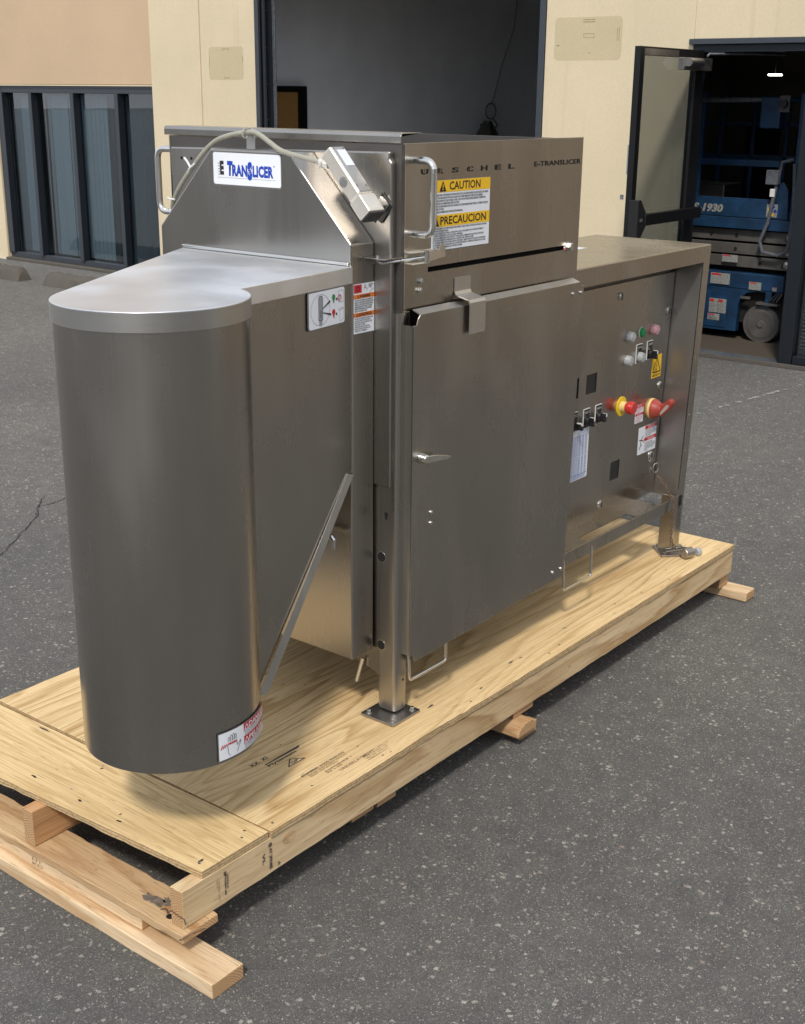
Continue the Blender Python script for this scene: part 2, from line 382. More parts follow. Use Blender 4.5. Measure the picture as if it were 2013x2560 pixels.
def wloc(o):
    v = Vector(o.location)
    while o.parent is not None: o = o.parent; v = v + Vector(o.location)
    return v
def thing(name, loc, label, cat, group=None):
    o = bpy.data.objects.new(name, None); COL.objects.link(o); o.location = loc
    o['label'] = label; o['category'] = cat
    if group: o['group'] = group
    return o
def arc(c, r, a0, a1, n, z=0.0):
    return [(c[0] + r * math.cos(R(a0 + (a1 - a0) * i / n)), c[1] + r * math.sin(R(a0 + (a1 - a0) * i / n)), z) for i in range(n + 1)]
def rrect(w, h, r, n=4):
    out = []
    for cx, cy, a in ((w - r, r, -90), (w - r, h - r, 0), (r, h - r, 90), (r, r, 180)):
        for i in range(n + 1):
            t = R(a + 90 * i / n); out.append((cx + r * math.cos(t), cy + r * math.sin(t)))
    return out
class PL:
    """a plane on a surface: p = lower-left corner, u = right, v = up, n = outwards"""
    def __init__(s, p, u, v=(0, 0, 1)):
        s.p = Vector(p); s.u = Vector(u).normalized(); s.v = Vector(v).normalized(); s.n = s.u.cross(s.v).normalized()
    def at(s, a, b, h=0.0): return s.p + s.u * a + s.v * b + s.n * h
def plate(pl, a, b, w_, h_, mat, name, parent, t=0.0006, lift=0.0, r=0.0, label=None):
    pts = rrect(w_, h_, r) if r else [(0, 0), (w_, 0), (w_, h_), (0, h_)]
    mb = MB(); mb.prism([pl.at(a + x, b + y, lift) for x, y in pts], pl.n * t)
    return mb.build(name, mat, parent, smooth=False, label=label)
def poly(pl, pts, mat, name, parent, t=0.0004, lift=0.0):
    mb = MB(); mb.prism([pl.at(x, y, lift) for x, y in pts], pl.n * t); return mb.build(name, mat, parent, smooth=False)
def textmesh(body, bold=0.0, shear=0.0, spacing=1.0, align='LEFT', line=1.0):
    c = bpy.data.curves.new('t', 'FONT'); c.body = body; c.size = 1.0; c.resolution_u = 2; c.offset = bold; c.shear = shear
    c.space_character = spacing; c.align_x = align; c.space_line = line
    o = bpy.data.objects.new('t', c); COL.objects.link(o)
    dg = bpy.context.evaluated_depsgraph_get(); me = bpy.data.meshes.new_from_object(o.evaluated_get(dg))
    bpy.data.objects.remove(o); bpy.data.curves.remove(c); return me
def text(pl, a, b, w_, h_, body, mat, name, parent, lift=0.0012, bold=0.0, shear=0.0, spacing=1.0, align='LEFT', wrap=None, line=1.0):
    """lettering fitted to a box w_ x h_ whose lower-left corner is (a, b) on the plane (wrap = function point -> point)"""
    me = textmesh(body, bold, shear, spacing, align, line)
    xs = [v.co.x for v in me.vertices]; ys = [v.co.y for v in me.vertices]
    if not xs: return None
    x0, x1, y0, y1 = min(xs), max(xs), min(ys), max(ys)
    base = wloc(parent) if parent is not None else Vector()
    c = pl.at(a + w_ / 2, b + h_ / 2, lift) if wrap is None else Vector(wrap(a + w_ / 2, b + h_ / 2, lift))
    for v in me.vertices:
        x = a + (v.co.x - x0) / (x1 - x0) * w_; y = b + (v.co.y - y0) / (y1 - y0) * h_
        q = pl.at(x, y, lift) if wrap is None else Vector(wrap(x, y, lift))
        v.co = q - c
    me.materials.clear(); me.materials.append(mat)
    o = bpy.data.objects.new(name, me); COL.objects.link(o); o.parent = parent; o.location = c - base
    return o
def copypart(o, loc, parent, label=None):
    c = o.copy(); COL.objects.link(c); c.parent = parent; c.location = Vector(loc) - wloc(parent)
    if label: c['label'] = label
    return c
def struct(o): o['kind'] = 'structure'; return o
def jag(v, a): return v + random.uniform(-a, a)
def board(x0, x1, y0, y1, z0, z1, mat, parent, name, bevel=.002, jit=.0012, nseg=14, label=None, warp=None):
    """sawn timber with slightly uneven long edges"""
    mb = MB(); lx = (x1 - x0) > (y1 - y0); rows = []
    for i in range(nseg + 1):
        t = i / nseg
        if lx:
            X = x0 + (x1 - x0) * t; ring = [(X, y0, z0), (X, y1, z0), (X, y1, z1), (X, y0, z1)]
        else:
            Y = y0 + (y1 - y0) * t; ring = [(x0, Y, z0), (x1, Y, z0), (x1, Y, z1), (x0, Y, z1)]
        out = []
        for p in ring:
            p = list(p)
            if lx: p[1] = jag(p[1], jit)
            else: p[0] = jag(p[0], jit)
            p[2] = p[2] + (random.uniform(-jit, jit) * .5 if p[2] == z1 else 0)
            if warp: p = warp(p)
            out.append(mb.bm.verts.new(p))
        rows.append(out)
    for a, b in zip(rows, rows[1:]):
        for k in range(4): mb.bm.faces.new([a[k], a[(k + 1) % 4], b[(k + 1) % 4], b[k]])
    mb.bm.faces.new(rows[0][::-1]); mb.bm.faces.new(rows[-1])
    return mb.build(name, mat, parent, bevel=bevel, seg=2, label=label)

# ================================================================== SETTING
mb = MB(); mb.bm.faces.new([mb.bm.verts.new(p) for p in ((-120, -120, 0), (7.03, -120, 0), (7.03, 120, 0), (-120, 120, 0))])
g = struct(mb.build('asphalt_ground', M['asphalt'], smooth=False)); g['label'] = 'dark speckled asphalt yard'
mb = MB()
def strip(mb, pts, wd, z=.004):
    for (xa, ya), (xb, yb) in zip(pts, pts[1:]):
        d = Vector((xb - xa, yb - ya, 0)).normalized(); n = Vector((-d.y, d.x, 0)) * wd / 2
        mb.bm.faces.new([mb.bm.verts.new(Vector((px, py, z)) + s * n) for (px, py, s) in ((xa, ya, 1), (xb, yb, 1), (xb, yb, -1), (xa, ya, -1))])
k = 0
for i in range(60):          # broken worn paint: many short dashes
    t0 = i / 60.0
    if random.random() < .55: continue
    xa = 5.3 + 1.5 * t0; ya = 1.41 - .23 * t0
    strip(mb, [(xa, ya + random.uniform(-.01, .01)), (xa + .022, ya - .003)], random.uniform(.012, .04))
mk_ = mb; mb = MB()
for path in ([(1.206, 2.518), (1.366, 2.633), (1.62, 2.83), (1.70, 2.93), (1.823, 3.053)], [(1.70, 2.93), (1.80, 2.93), (1.90, 2.96)], [(5.3, 8.7), (5.2, 8.0), (5.25, 7.2)]):
    pp2 = []
    for a, b in zip(path, path[1:]):
        for i in range(10):
            t = i / 10; pp2.append((a[0] + (b[0] - a[0]) * t + random.uniform(-.008, .008), a[1] + (b[1] - a[1]) * t + random.uniform(-.008, .008)))
    for a, b in zip(pp2, pp2[1:]): strip(mb, [a, b], random.uniform(.0015, .006), .003)
struct(mb.build('pavement_cracks', flat('crack_tar', (.02, .02, .02), .9), smooth=False)); mb = mk_
struct(mb.build('worn_parking_line', M['paint_line'], smooth=False))

# ================================================================== BUILDING
B = thing('building', (7.05, 3.0, 0), 'single-storey cream stucco commercial building with dark storefront windows, dock opening and open glass door', 'building')
X0 = 7.05
def wallseg(y0, y1, z0, z1, x0=X0, x1=X0 + .2, mat='cream', name='wall', bev=.006):
    return MB().box(x0, x1, y0, y1, z0, z1).build(name, M[mat], B, bevel=bev)
HT = 5.2
wallseg(2.44, 3.66, 0, 2.98)
wallseg(6.715, 7.425, 0, 2.98)
wallseg(7.445, 8.135, 0, 2.98)
wallseg(7.425, 7.445, 0, 2.98, X0 + .012, X0 + .2)                  # recessed vertical joint
wallseg(-9, -8.2, 0, 2.98)
wallseg(-8.2, .1, 2.205, 2.98)
wallseg(-8.2, .098, 0, 2.20, X0 + .012, X0 + .2, 'brown', 'unseen_reflected_wall')  # out of view; brown added to tone down the side panel's reflection
wallseg(.1, 2.44, 2.205, 2.98)
wallseg(-9, 8.135, 2.98, HT)
wallseg(8.135, 10.72, 1.885, HT, X0 + .03, X0 + .2, 'tan', 'tan_spandrel')
wallseg(10.72, 18, 0, HT)
MB().box(X0 - .03, X0 + .2, 8.135, 10.72, 0, .028).build('sill_strip', M['concrete'], B, bevel=.004)
MB().box(X0 + .024, X0 + .028, 8.135, 10.72, 1.872, 1.884).build('sealant_bead', M['cream'], B)
# ghost patches of removed signs
pw = PL((X0, 7.324, 1.935), (0, -1, 0))
pp = plate(pw, 0, 0, .45, .285, M['patch'], 'sign_patch', B, t=.0006, lift=.0002, r=.03, label='small faded rectangle left by a removed sign')
mb = MB()
for (a, b, c, d) in ((.18, .262, .27, .268), (.18, .245, .184, .262), (.266, .245, .27, .262), (.008, .14, .012, .2), (.44, .15, .446, .2), (.2, .012, .27, .018), (.2, .03, .204, .018), (.004, .1, .008, .14)):
    mb = MB(); mb.prism([pw.at(x, y, .001) for x, y in ((a, b), (c, b), (c, d), (a, d))], pw.n * .0004); mb.build('glue_trace', M['glue'], pp)
pw = PL((X0, 3.58, 2.075), (0, -1, 0))
pp = plate(pw, 0, 0, .57, .30, M['patch'], 'sign_patch', B, t=.0006, lift=.0002, r=.035, label='larger faded rectangle left by a removed sign')
mb = MB()
for (a, b, c, d) in ((.24, .262, .34, .268), (.24, .278, .34, .283), (.25, .155, .34, .158), (.25, .182, .34, .185), (.25, .155, .253, .185), (.337, .155, .34, .185), (.53, .13, .534, .22), (.545, .13, .549, .22), (.02, .1, .05, .108), (.3, .045, .31, .055)):
    mb = MB(); mb.prism([pw.at(x, y, .001) for x, y in ((a, b), (c, b), (c, d), (a, d))], pw.n * .0004); mb.build('glue_trace', M['glue'], pp)
# ---- left storefront window bay
FX = X0 + .05
WZ0, WZ1 = .03, 1.872
y_m = [10.72, 9.855, 8.985, 8.98 - .62, 8.135]
y_m = [10.70, 9.90, 9.10, 8.52, 8.145]
mull = [(10.62, 10.72), (10.10, 10.155), (9.39, 9.45), (8.685, 8.74), (8.135, 8.16)]
W1 = MB().box(FX, FX + .09, 8.135, 10.72, 1.80, WZ1).build('window_frame', M['frame_grey'], B, bevel=.003)
MB().box(FX, FX + .09, 8.135, 10.72, WZ0, .085).build('window_frame', M['frame_grey'], B, bevel=.003)
for a, b in mull:
    MB().box(FX - .022, FX + .065, a, b, .085, 1.80).build('window_mullion', M['frame'], B, bevel=.003)
    MB().box(FX - .026, FX - .0225, a + .002, b - .002, .085, 1.80).build('mullion_cap', M['frame_grey'], B, bevel=.001)
for (a0, a1), (b0, b1) in zip(mull, mull[1:]):
    MB().box(FX + .050, FX + .056, b1 + .001, a0 - .001, .086, 1.799).build('window_pane', M['glass'], B)
# blinds behind panes (vertical slats)
def vslat(y, ang, mat, x=FX + .13, wd=.085, top=1.78, bot=.10):
    dx = math.cos(R(ang)) * wd / 2; dy = math.sin(R(ang)) * wd / 2
    mb = MB(); mb.prism([(x - dx, y - dy, bot), (x + dx, y + dy, bot), (x + dx, y + dy, top), (x - dx, y - dy, top)], (.0015 * math.sin(R(ang)), -.0015 * math.cos(R(ang)), 0))
    return mb.build('blind_slat', M[mat], B, smooth=False)
y = 10.62
while y > 10.17: vslat(y, 88, 'blind_blue' if y < 10.52 else 'blind_dark'); y -= .078
y = 10.08
while y > 9.47: vslat(y, random.uniform(58, 95), 'blind' if random.random() < .75 else 'blind_dark'); y -= .070
y = 9.42
while y > 8.76: vslat(y, 86 if y > 9.06 else 18, 'blind' if y > 9.06 else 'blind_blue'); y -= .068
y = 8.72
while y > 8.12: vslat(y, 8 + random.uniform(-3, 3), 'blind_blue', wd=.05); y -= .056
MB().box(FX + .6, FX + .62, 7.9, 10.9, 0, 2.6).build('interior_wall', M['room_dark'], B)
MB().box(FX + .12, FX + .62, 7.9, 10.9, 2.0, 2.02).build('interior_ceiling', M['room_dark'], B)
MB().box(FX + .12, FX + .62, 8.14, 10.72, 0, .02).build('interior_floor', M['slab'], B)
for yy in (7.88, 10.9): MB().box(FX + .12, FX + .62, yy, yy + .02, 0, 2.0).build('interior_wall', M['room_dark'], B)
# ---- dock opening
MB().box(X0 - .015, X0 + .012, 6.665, 6.713, 0, 2.98).build('dock_jamb', M['frame_grey'], B, bevel=.003)
MB().box(X0 + .013, X0 + .22, 6.690, 6.713, 0, 2.98).build('dock_jamb', M['frame'], B, bevel=.003)
MB().box(X0 + .06, X0 + .085, 6.668, 6.6895, 0, 2.98).build('dock_track', M['frame_grey'], B, bevel=.002)
MB().box(X0 + .19, X0 + .205, 6.655, 6.6895, 0, 2.98).build('dock_guard', M['galv'], B, bevel=.002)
MB().box(X0 - .01, X0 + .22, 3.662, 3.715, 0, 2.98).build('dock_jamb', M['frame_grey'], B, bevel=.004)
mb = MB()
for i in range(8): mb.cyl((X0 + .12, 6.6898, .35 + i * .31), (0, -1, 0), .008, .004, 10)
mb.build('guard_bolts', M['bolt'], B)
# dock room
MB().box(X0 + .2, 14.2, 7.25, 7.35, 0, 5.2).build('interior_wall', M['room_grey'], B)
MB().box(14.2, 14.3, 3.5, 7.35, 0, 5.2).build('interior_wall', M['room_grey'], B)
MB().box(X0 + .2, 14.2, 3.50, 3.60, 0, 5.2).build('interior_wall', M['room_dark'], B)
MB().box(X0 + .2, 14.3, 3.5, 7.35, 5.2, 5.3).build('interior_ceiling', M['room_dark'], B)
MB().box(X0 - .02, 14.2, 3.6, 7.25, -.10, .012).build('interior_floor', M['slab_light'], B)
# brown door in dock room wall
dr = MB().box(7.55, 8.14, 7.215, 7.249, .012, 1.835).build('interior_door', M['door_brown'], B, bevel=.003)
mb = MB().box(7.50, 8.26, 7.20, 7.249, 1.836, 1.89).box(8.141, 8.26, 7.20, 7.249, .012, 1.836).box(7.44, 7.549, 7.20, 7.249, .012, 1.836)
mb.build('door_frame', M['frame_black'], B)
mb = MB().tube([(12.1, 7.22, 3.4), (12.0, 7.22, 2.6), (11.75, 7.22, 2.15), (11.62, 7.22, 1.82), (11.55, 7.21, 1.72)], .006, 6)
mb.tube([(11.55 + .11 * math.cos(a), 7.22, 1.64 + .09 * math.sin(a)) for a in [i * .5 for i in range(14)]], .010, 6)
mb.tube([(11.6, 7.22, 1.56), (11.7, 7.22, 1.48), (11.5, 7.22, 1.35)], .012, 6)
mb.build('hanging_cord', M['cord_grey'], B)
MB().box(11.38, 11.44, 7.17, 7.25, 1.1, 1.5).build('wall_box', M['strap'], B)
# ---- right storefront: doorway + sidelight
MB().box(X0 - .035, X0 + .16, .1, 2.46, 2.17, 2.207).build('door_header_cap', M['frame_grey'], B, bevel=.003)
MB().box(X0, X0 + .12, .1, 2.44, 2.118, 2.169).build('door_header', M['frame'], B, bevel=.003)
MB().box(X0, X0 + .12, 2.39, 2.439, 0.02, 2.117).build('door_jamb', M['frame'], B, bevel=.003)
MB().box(X0, X0 + .12, 1.50, 1.60, 0.02, 2.117).build('door_jamb', M['frame'], B, bevel=.003)
MB().box(X0 - .01, X0 + .12, .1, 1.49, 0.0, .085).build('sidelight_sill', M['frame'], B, bevel=.003)
MB().box(X0, X0 + .12, .1, .16, 0.086, 2.117).build('door_jamb', M['frame'], B, bevel=.003)
MB().box(X0 + .05, X0 + .056, .161, 1.499, .086, 2.117).build('window_pane', M['glass'], B)
MB().box(X0 - .03, X0 + .15, 1.49, 2.44, 0.0, .019).build('threshold', M['galv'], B, bevel=.004)
MB().box(X0 - .05, X0 - .031, 1.2, 3.0, 0.0, .03).build('sealant_strip', M['concrete'], B, bevel=.004)
z = .12
proto = MB().box(X0 + .11, X0 + .135, .17, 1.49, z, z + .003).build('blind_slat', M['blind_blue'], B, smooth=False)
proto.rotation_euler = (0, R(35), 0)
while z < 2.1:
    z += .027; copypart(proto, (X0 + .1225, .83, z), B)
# right room
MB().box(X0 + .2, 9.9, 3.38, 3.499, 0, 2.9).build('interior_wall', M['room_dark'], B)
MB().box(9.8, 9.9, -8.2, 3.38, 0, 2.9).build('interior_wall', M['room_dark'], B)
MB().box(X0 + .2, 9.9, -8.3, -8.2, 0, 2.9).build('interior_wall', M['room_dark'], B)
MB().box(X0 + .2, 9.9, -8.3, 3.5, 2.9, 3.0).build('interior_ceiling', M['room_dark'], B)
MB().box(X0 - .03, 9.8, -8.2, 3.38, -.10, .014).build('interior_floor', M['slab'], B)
for a, b in ((3.16, 2.86), (2.70, 2.36)):
    MB().box(9.76, 9.799, b, a, .014, 1.63).build('interior_door', M['frame_black'], B)
lp = MB().box(9.2, 9.26, 2.68, 2.78, 2.00, 2.015).build('pendant_lamp', M['lamp'], B)
MB().tube([(9.23, 2.73, 2.02), (9.23, 2.73, 2.9)], .004, 6).build('lamp_cord', M['black'], B)
# roof parapet
MB().box(X0 - .03, 15, -9, 18, HT, HT + .12).build('roof', M['frame_grey'], B)

# ---- open glass door
DX0, DX1, DY = 6.06, 7.02, 2.36
def dpt(t): return X0 - .01 - t * .93, 2.37 - 0.0 * t
GD = thing('glass_door', (7.02, 2.36, .02), 'black-framed glass door with a panic bar, standing open at the right of the building', 'door')
MB().box(6.09, 6.15, 2.335, 2.380, .03, 2.13).build('stile', M['frame_black'], GD, bevel=.003)
MB().box(6.90, 7.02, 2.335, 2.380, .03, 2.13).build('stile', M['frame_black'], GD, bevel=.003)
MB().box(6.151, 6.899, 2.335, 2.380, 2.075, 2.13).build('rail', M['frame_black'], GD, bevel=.003)
MB().box(6.151, 6.899, 2.335, 2.380, .03, .28).build('rail', M['frame_black'], GD, bevel=.003)
MB().box(6.151, 6.899, 2.356, 2.362, .281, 2.074).build('pane', M['glass_door'], GD)
pb = MB().box(6.16, 7.0, 2.255, 2.305, 1.0, 1.075).build('panic_bar', M['frame_black'], GD, bevel=.006)
mb = MB().prism([(6.06, 2.334, 1.17), (6.10, 2.334, 1.17), (6.18, 2.334, 1.08), (6.18, 2.334, .99), (6.10, 2.334, .90), (6.06, 2.334, .90)], (0, -.07, 0))
mb.build('bar_end_bracket', M['black'], GD, bevel=.004)
MB().box(6.09, 6.12, 2.258, 2.262, 1.03, 1.05).build('bracket_screw', M['galv'], GD)
MB().box(6.62, 7.06, 2.29, 2.334, 1.995, 2.075).build('closer_plate', M['steel_dull'], GD, bevel=.003)
MB().cyl((6.66, 2.275, 2.045), (1, 0, 0), .028, .19, 16).build('closer_cylinder', M['bolt'], GD)
MB().tube([(6.93, 2.27, 2.09), (6.96, 2.27, 2.105), (7.20, 2.12, 2.11), (7.5, 1.95, 2.11)], .008, 8).build('closer_arm', M['galv'], GD)
MB().box(6.14, 6.62, 2.331, 2.334, 2.078, 2.118).build('edge_strip', M['steel_dull'], GD)
MB().box(6.10, 6.24, 2.381, 2.395, 1.33, 1.52).build('pull_plate', M['blind_blue'], GD, bevel=.006)
mb = MB(); mb.cyl((6.075, 2.40, 1.17), (0, 0, 1), .012, .03, 10); mb.build('door_screw', M['galv'], GD)

# ================================================================== SCISSOR LIFT
SLX = 7.75
SL = thing('scissor_lift', (SLX, 2.2, .014), 'blue scissor lift with grey scissor arms standing inside the right doorway', 'scissor lift')
def ly(y): return y * .972 - .05
def lz(z): return z * .972 + .051
MB().box(SLX, SLX + .75, ly(1.99), 4.0 - .65, lz(.37), lz(.50)).build('chassis', M['lift_blue'], SL, bevel=.01)
pts = [(2.355, .03), (2.35, .254), (2.33, .31), (2.28, .348), (2.20, .362), (1.99, .366), (1.99, .37), (3.4, .37), (3.4, .02)]
mb = MB().prism([(SLX, ly(a), lz(b)) for a, b in pts], (.06, 0, 0)); mb.build('side_skirt', M['lift_blue'], SL, bevel=.004)
MB().prism([(SLX - .006, ly(a), lz(b)) for a, b in ((2.455, .338), (3.3, .345), (3.3, .05), (2.44, .05))], (.0055, 0, 0)).build('battery_door', M['lift_blue'], SL, bevel=.002)
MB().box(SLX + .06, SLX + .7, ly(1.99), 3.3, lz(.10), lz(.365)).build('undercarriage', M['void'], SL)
for yy in (2.157, 3.25):
    for dx in (0, .6):
        wh = MB().lathe((SLX + .02 + dx, ly(yy), lz(.106)), (1, 0, 0), [(0, .12), (0.002, .143), (.01, .147), (.10, .147), (.11, .14)], 32).build('wheel', M['tyre'], SL)
        MB().lathe((SLX + .012 + dx, ly(yy), lz(.106)), (1, 0, 0), [(0, .03), (.002, .035), (.0025, .10), (.006, .118), (.01, .119)], 32).build('hub', M['lift_grey'], wh)
        MB().cyl((SLX + .004 + dx, ly(yy), lz(.106)), (1, 0, 0), .022, .01, 16).build('hub_nut', M['steel_dull'], wh)
for i, (zb, zt, yr) in enumerate(((.54, .625, 1.94), (.640, .725, 1.945), (.742, .83, 1.95))):
    MB().box(SLX + .02 + i * .004, SLX + .075, ly(yr), 3.35, lz(zb), lz(zt)).build('scissor_arm', M['lift_grey'], SL, bevel=.004)
    mb = MB()
    for k in range(4): mb.cyl((SLX + .012 + i * .004, ly(2.08 + k * .215 + .13), lz((zb + zt) / 2)), (1, 0, 0), .012, .01, 14)
    mb.build('pin_holes', M['void'], SL)
    MB().lathe((SLX + .0 + i * .004, ly(2.0), lz((zb + zt) / 2)), (1, 0, 0), [(0, .012), (.004, .02), (.008, .028), (.02, .028)], 16).build('pivot_pin', M['steel_dull'], SL)
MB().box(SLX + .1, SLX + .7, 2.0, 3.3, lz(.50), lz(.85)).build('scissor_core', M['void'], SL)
MB().box(SLX - .02, SLX + .75, ly(1.96), 3.35, lz(.84), lz(.925)).build('platform_base', M['lift_blue'], SL, bevel=.005)
MB().box(SLX - .015, SLX + .0, ly(2.13), 3.35, lz(.93), lz(1.075)).build('platform_kick_panel', M['lift_blue'], SL, bevel=.003)
MB().prism([(SLX - .01, ly(a), lz(b)) for a, b in ((2.135, .93), (2.135, 1.075), (2.12, 1.19), (2.07, 1.21), (2.03, 1.15), (2.01, .93))], (.02, 0, 0)).build('platform_end_panel', M['lift_blue'], SL, bevel=.003)
lt = PL((SLX - .0155, ly(2.80), lz(.955)), (0, -1, 0))
text(lt, 0.0, 0, .25, .065, 'S-1930', M['label_dim'], 'model_lettering', SL, bold=.05, shear=.2)
s = plate(lt, .60, -.01, .085, .095, M['label_dim'], 'sticker', SL, t=.001)
mb = MB(); [mb.cyl(lt.at(.60 + a, -.01 + b, .001), lt.n, .013, .001, 14) for a, b in ((.05, .075), (.068, .045))]; mb.build('dots', M['label_blue'], s)
mb = MB(); [mb.cyl(lt.at(.60 + a, -.01 + b, .001), lt.n, .013, .001, 14) for a, b in ((.022, .05), (.045, .02))]; mb.build('dots', M['label_yellow'], s)
MB().box(SLX - .01, SLX + .025, 2.06 - .05, 3.35, lz(1.315), lz(1.365)).build('mid_rail', M['lift_blue'], SL, bevel=.006)
MB().tube([(SLX, 3.3, lz(1.80)), (SLX, ly(2.79), lz(1.80)), (SLX, ly(2.2), lz(1.81))], .018, 10).build('top_rail', M['galv'], SL)
MB().tube([(SLX + .4, 3.3, lz(1.80)), (SLX + .4, ly(2.79), lz(1.80)), (SLX + .4, ly(2.0), lz(1.81))], .02, 10).build('top_rail', M['lift_blue'], SL)
for yy, dx in ((1.98, 0), (2.0, .4), (2.79, 0), (3.35, .4)):
    MB().box(SLX + dx - .012, SLX + dx + .028, ly(yy) - .02, ly(yy) + .02, lz(.93), lz(1.86)).build('rail_post', M['lift_blue'], SL, bevel=.006)
cb = MB().box(SLX - .06, SLX + .05, ly(2.13), ly(2.29), lz(1.60), lz(1.83)).build('control_box', M['lift_blue'], SL, bevel=.01)
MB().box(SLX - .07, SLX - .061, ly(2.06), ly(2.14), lz(1.72), lz(1.84)).build('control_panel', M['lift_grey'], cb, bevel=.003)
MB().cyl((SLX - .11, ly(2.10), lz(1.78)), (1, 0, 0), .03, .05, 16).build('knob', M['black'], cb)
MB().box(SLX - .08, SLX - .02, ly(2.09), ly(2.19), lz(1.19), lz(1.30)).build('outlet_box', M['strap'], SL, bevel=.008)
MB().box(SLX - .07, SLX - .04, ly(2.11), ly(2.15), lz(1.10), lz(1.16)).build('plug', M['white_plastic'], SL, bevel=.004)
sp = [(SLX - .03, ly(2.0), lz(1.38)), (SLX - .05, ly(2.08), lz(1.36)), (SLX - .05, ly(2.13), lz(1.05)), (SLX - .05, ly(2.15), lz(.9)), (SLX - .05, ly(2.20), lz(.76)), (SLX - .05, ly(2.17), lz(.68)), (SLX - .04, ly(2.05), lz(.66)), (SLX - .03, ly(1.98), lz(.70)), (SLX - .03, ly(1.96), lz(1.0)), (SLX - .03, ly(1.99), lz(1.35))]
MB().tube(sp, .014, 8).build('strap', M['strap'], SL)
ls = PL((SLX - .0075, ly(2.60), lz(0)), (0, -1, 0))
for a, b, ww, hh in ((0.0, .385, .16, .085), (.32, .365, .10, .06), (.005, .16, .07, .11), (.078, .16, .07, .11), (.0, .10, .10, .05), (.08, .56, .13, .055), (.51, .37, .035, .03)):
    o_ = plate(ls, a, b, ww, hh, M['label_dim'], 'sticker', SL, t=.001, lift=(0.0 if b < .3 else 0.002))
    plate(ls, a + .005, b + hh * .78, ww * .5, hh * .16, M['label_red'], 'sticker_band', o_, t=.0005, lift=.003)
    mb = MB()
    for k in range(5):
        mb.prism([ls.at(a + ww * (.08 + .0 * k) + x, b + hh * (.12 + .12 * k) + yv, .0032) for x, yv in ((0, 0), (ww * random.uniform(.4, .8), 0), (ww * random.uniform(.4, .8), hh * .05), (0, hh * .05))], ls.n * .0004)
    mb.build('sticker_text', M['label_grey'], o_)
MB().box(SLX - .02, SLX - .001, ly(2.25), ly(2.36) - .03, lz(.30), lz(.318)).build('guard_strip', M['lift_grey'], SL)

for k in range(5):
    yy = 2.25 + k * .28
    MB().box(SLX + .70, SLX + .73, yy, yy + .03, lz(.93), lz(1.84)).build('rear_rail_post', M['lift_blue'], SL, bevel=.004)
MB().box(SLX + .70, SLX + .73, ly(1.97), 3.35, lz(1.33), lz(1.37)).build('rear_mid_rail', M['lift_blue'], SL, bevel=.004)
MB().box(SLX + .70, SLX + .73, ly(1.97), 3.35, lz(1.60), lz(1.63)).build('rear_mid_rail', M['lift_blue'], SL, bevel=.004)
MB().box(SLX + .02, SLX + .72, ly(1.965), ly(1.985), lz(1.32), lz(1.37)).build('end_mid_rail', M['lift_blue'], SL, bevel=.004)
MB().box(SLX + .02, SLX + .72, ly(1.965), ly(1.985), lz(.93), lz(1.06)).build('end_kick_panel', M['lift_blue'], SL, bevel=.003)
MB().box(SLX + .15, SLX + .5, 2.5, 2.9, lz(.93), lz(1.16)).build('tool_tray', M['steel_dark'], SL, bevel=.01)
for k in range(3):
    MB().tube([(SLX + .01, ly(2.0 + k * .02), lz(.36)), (SLX - .01, ly(2.03 + k * .03), lz(.30)), (SLX + .05, ly(2.06 + k * .02), lz(.25))], .008, 6).build('hydraulic_hose', M['black'], SL)
MB().box(SLX - .005, SLX + .05, ly(2.08), ly(2.13), lz(.25), lz(.37)).build('steer_bracket', M['lift_blue'], SL, bevel=.003)
MB().box(SLX - .012, SLX + .05, ly(2.02), ly(2.20), lz(.262), lz(.282)).build('steer_link', M['lift_grey'], SL, bevel=.003)

# funnel hopper inside the dock
FN = thing('funnel_hopper', (11.1, 7.0, .012), 'dark conical metal hopper standing deep inside the dock room', 'hopper')
MB().lathe((11.1, 6.95, 1.02), (0, 0, 1), [(0, .33), (.30, .17), (.50, .055), (.52, .05)], 10).build('cone', M['steel_dark'], FN, smooth=False)
for a in range(4):
    ca, sa = math.cos(R(45 + 90 * a)), math.sin(R(45 + 90 * a))
    MB().tube([(11.1 + .24 * ca, 6.95 + .24 * sa, .012), (11.1 + .26 * ca, 6.95 + .26 * sa, 1.05)], .02, 8).build('leg', M['steel_dark'], FN)

# wheel stops
def wheelstop(y0, y1, x0, label):
    mb = MB(); n = 44; rows = []
    for i in range(n + 1):
        t = i / n; Y = y0 + (y1 - y0) * t; e = .05 if i in (0, n) else 0
        prof = [(0, 0), (.03 + e * .4, .085 - e * .5), (.055, .125 - e), (.115, .13 - e), (.145, .085 - e * .5), (.17, 0)]
        rows.append([(x0 + jag(a, .010), Y + (0 if i not in (0, n) else (e * b * 3 * (1 if i == 0 else -1))), max(0, jag(b, .011)) if b else 0) for a, b in prof])
    g = [[mb.bm.verts.new(p) for p in r] for r in rows]
    for a, b in zip(g, g[1:]):
        for k in range(5): mb.bm.faces.new([a[k], a[k + 1], b[k + 1], b[k]])
    mb.bm.faces.new(g[0]); mb.bm.faces.new(g[-1][::-1])
    o = mb.build('wheel_stop', M['concrete'], bevel=.006); o['label'] = label; o['category'] = 'wheel stop'; o['group'] = 'concrete wheel stops by the windows'; return o
wheelstop(9.12, 11.0, 6.02, 'worn concrete wheel stop at the left edge, in front of the leftmost window')
wheelstop(6.75, 8.72, 6.02, 'worn concrete wheel stop partly hidden behind the round steel housing')

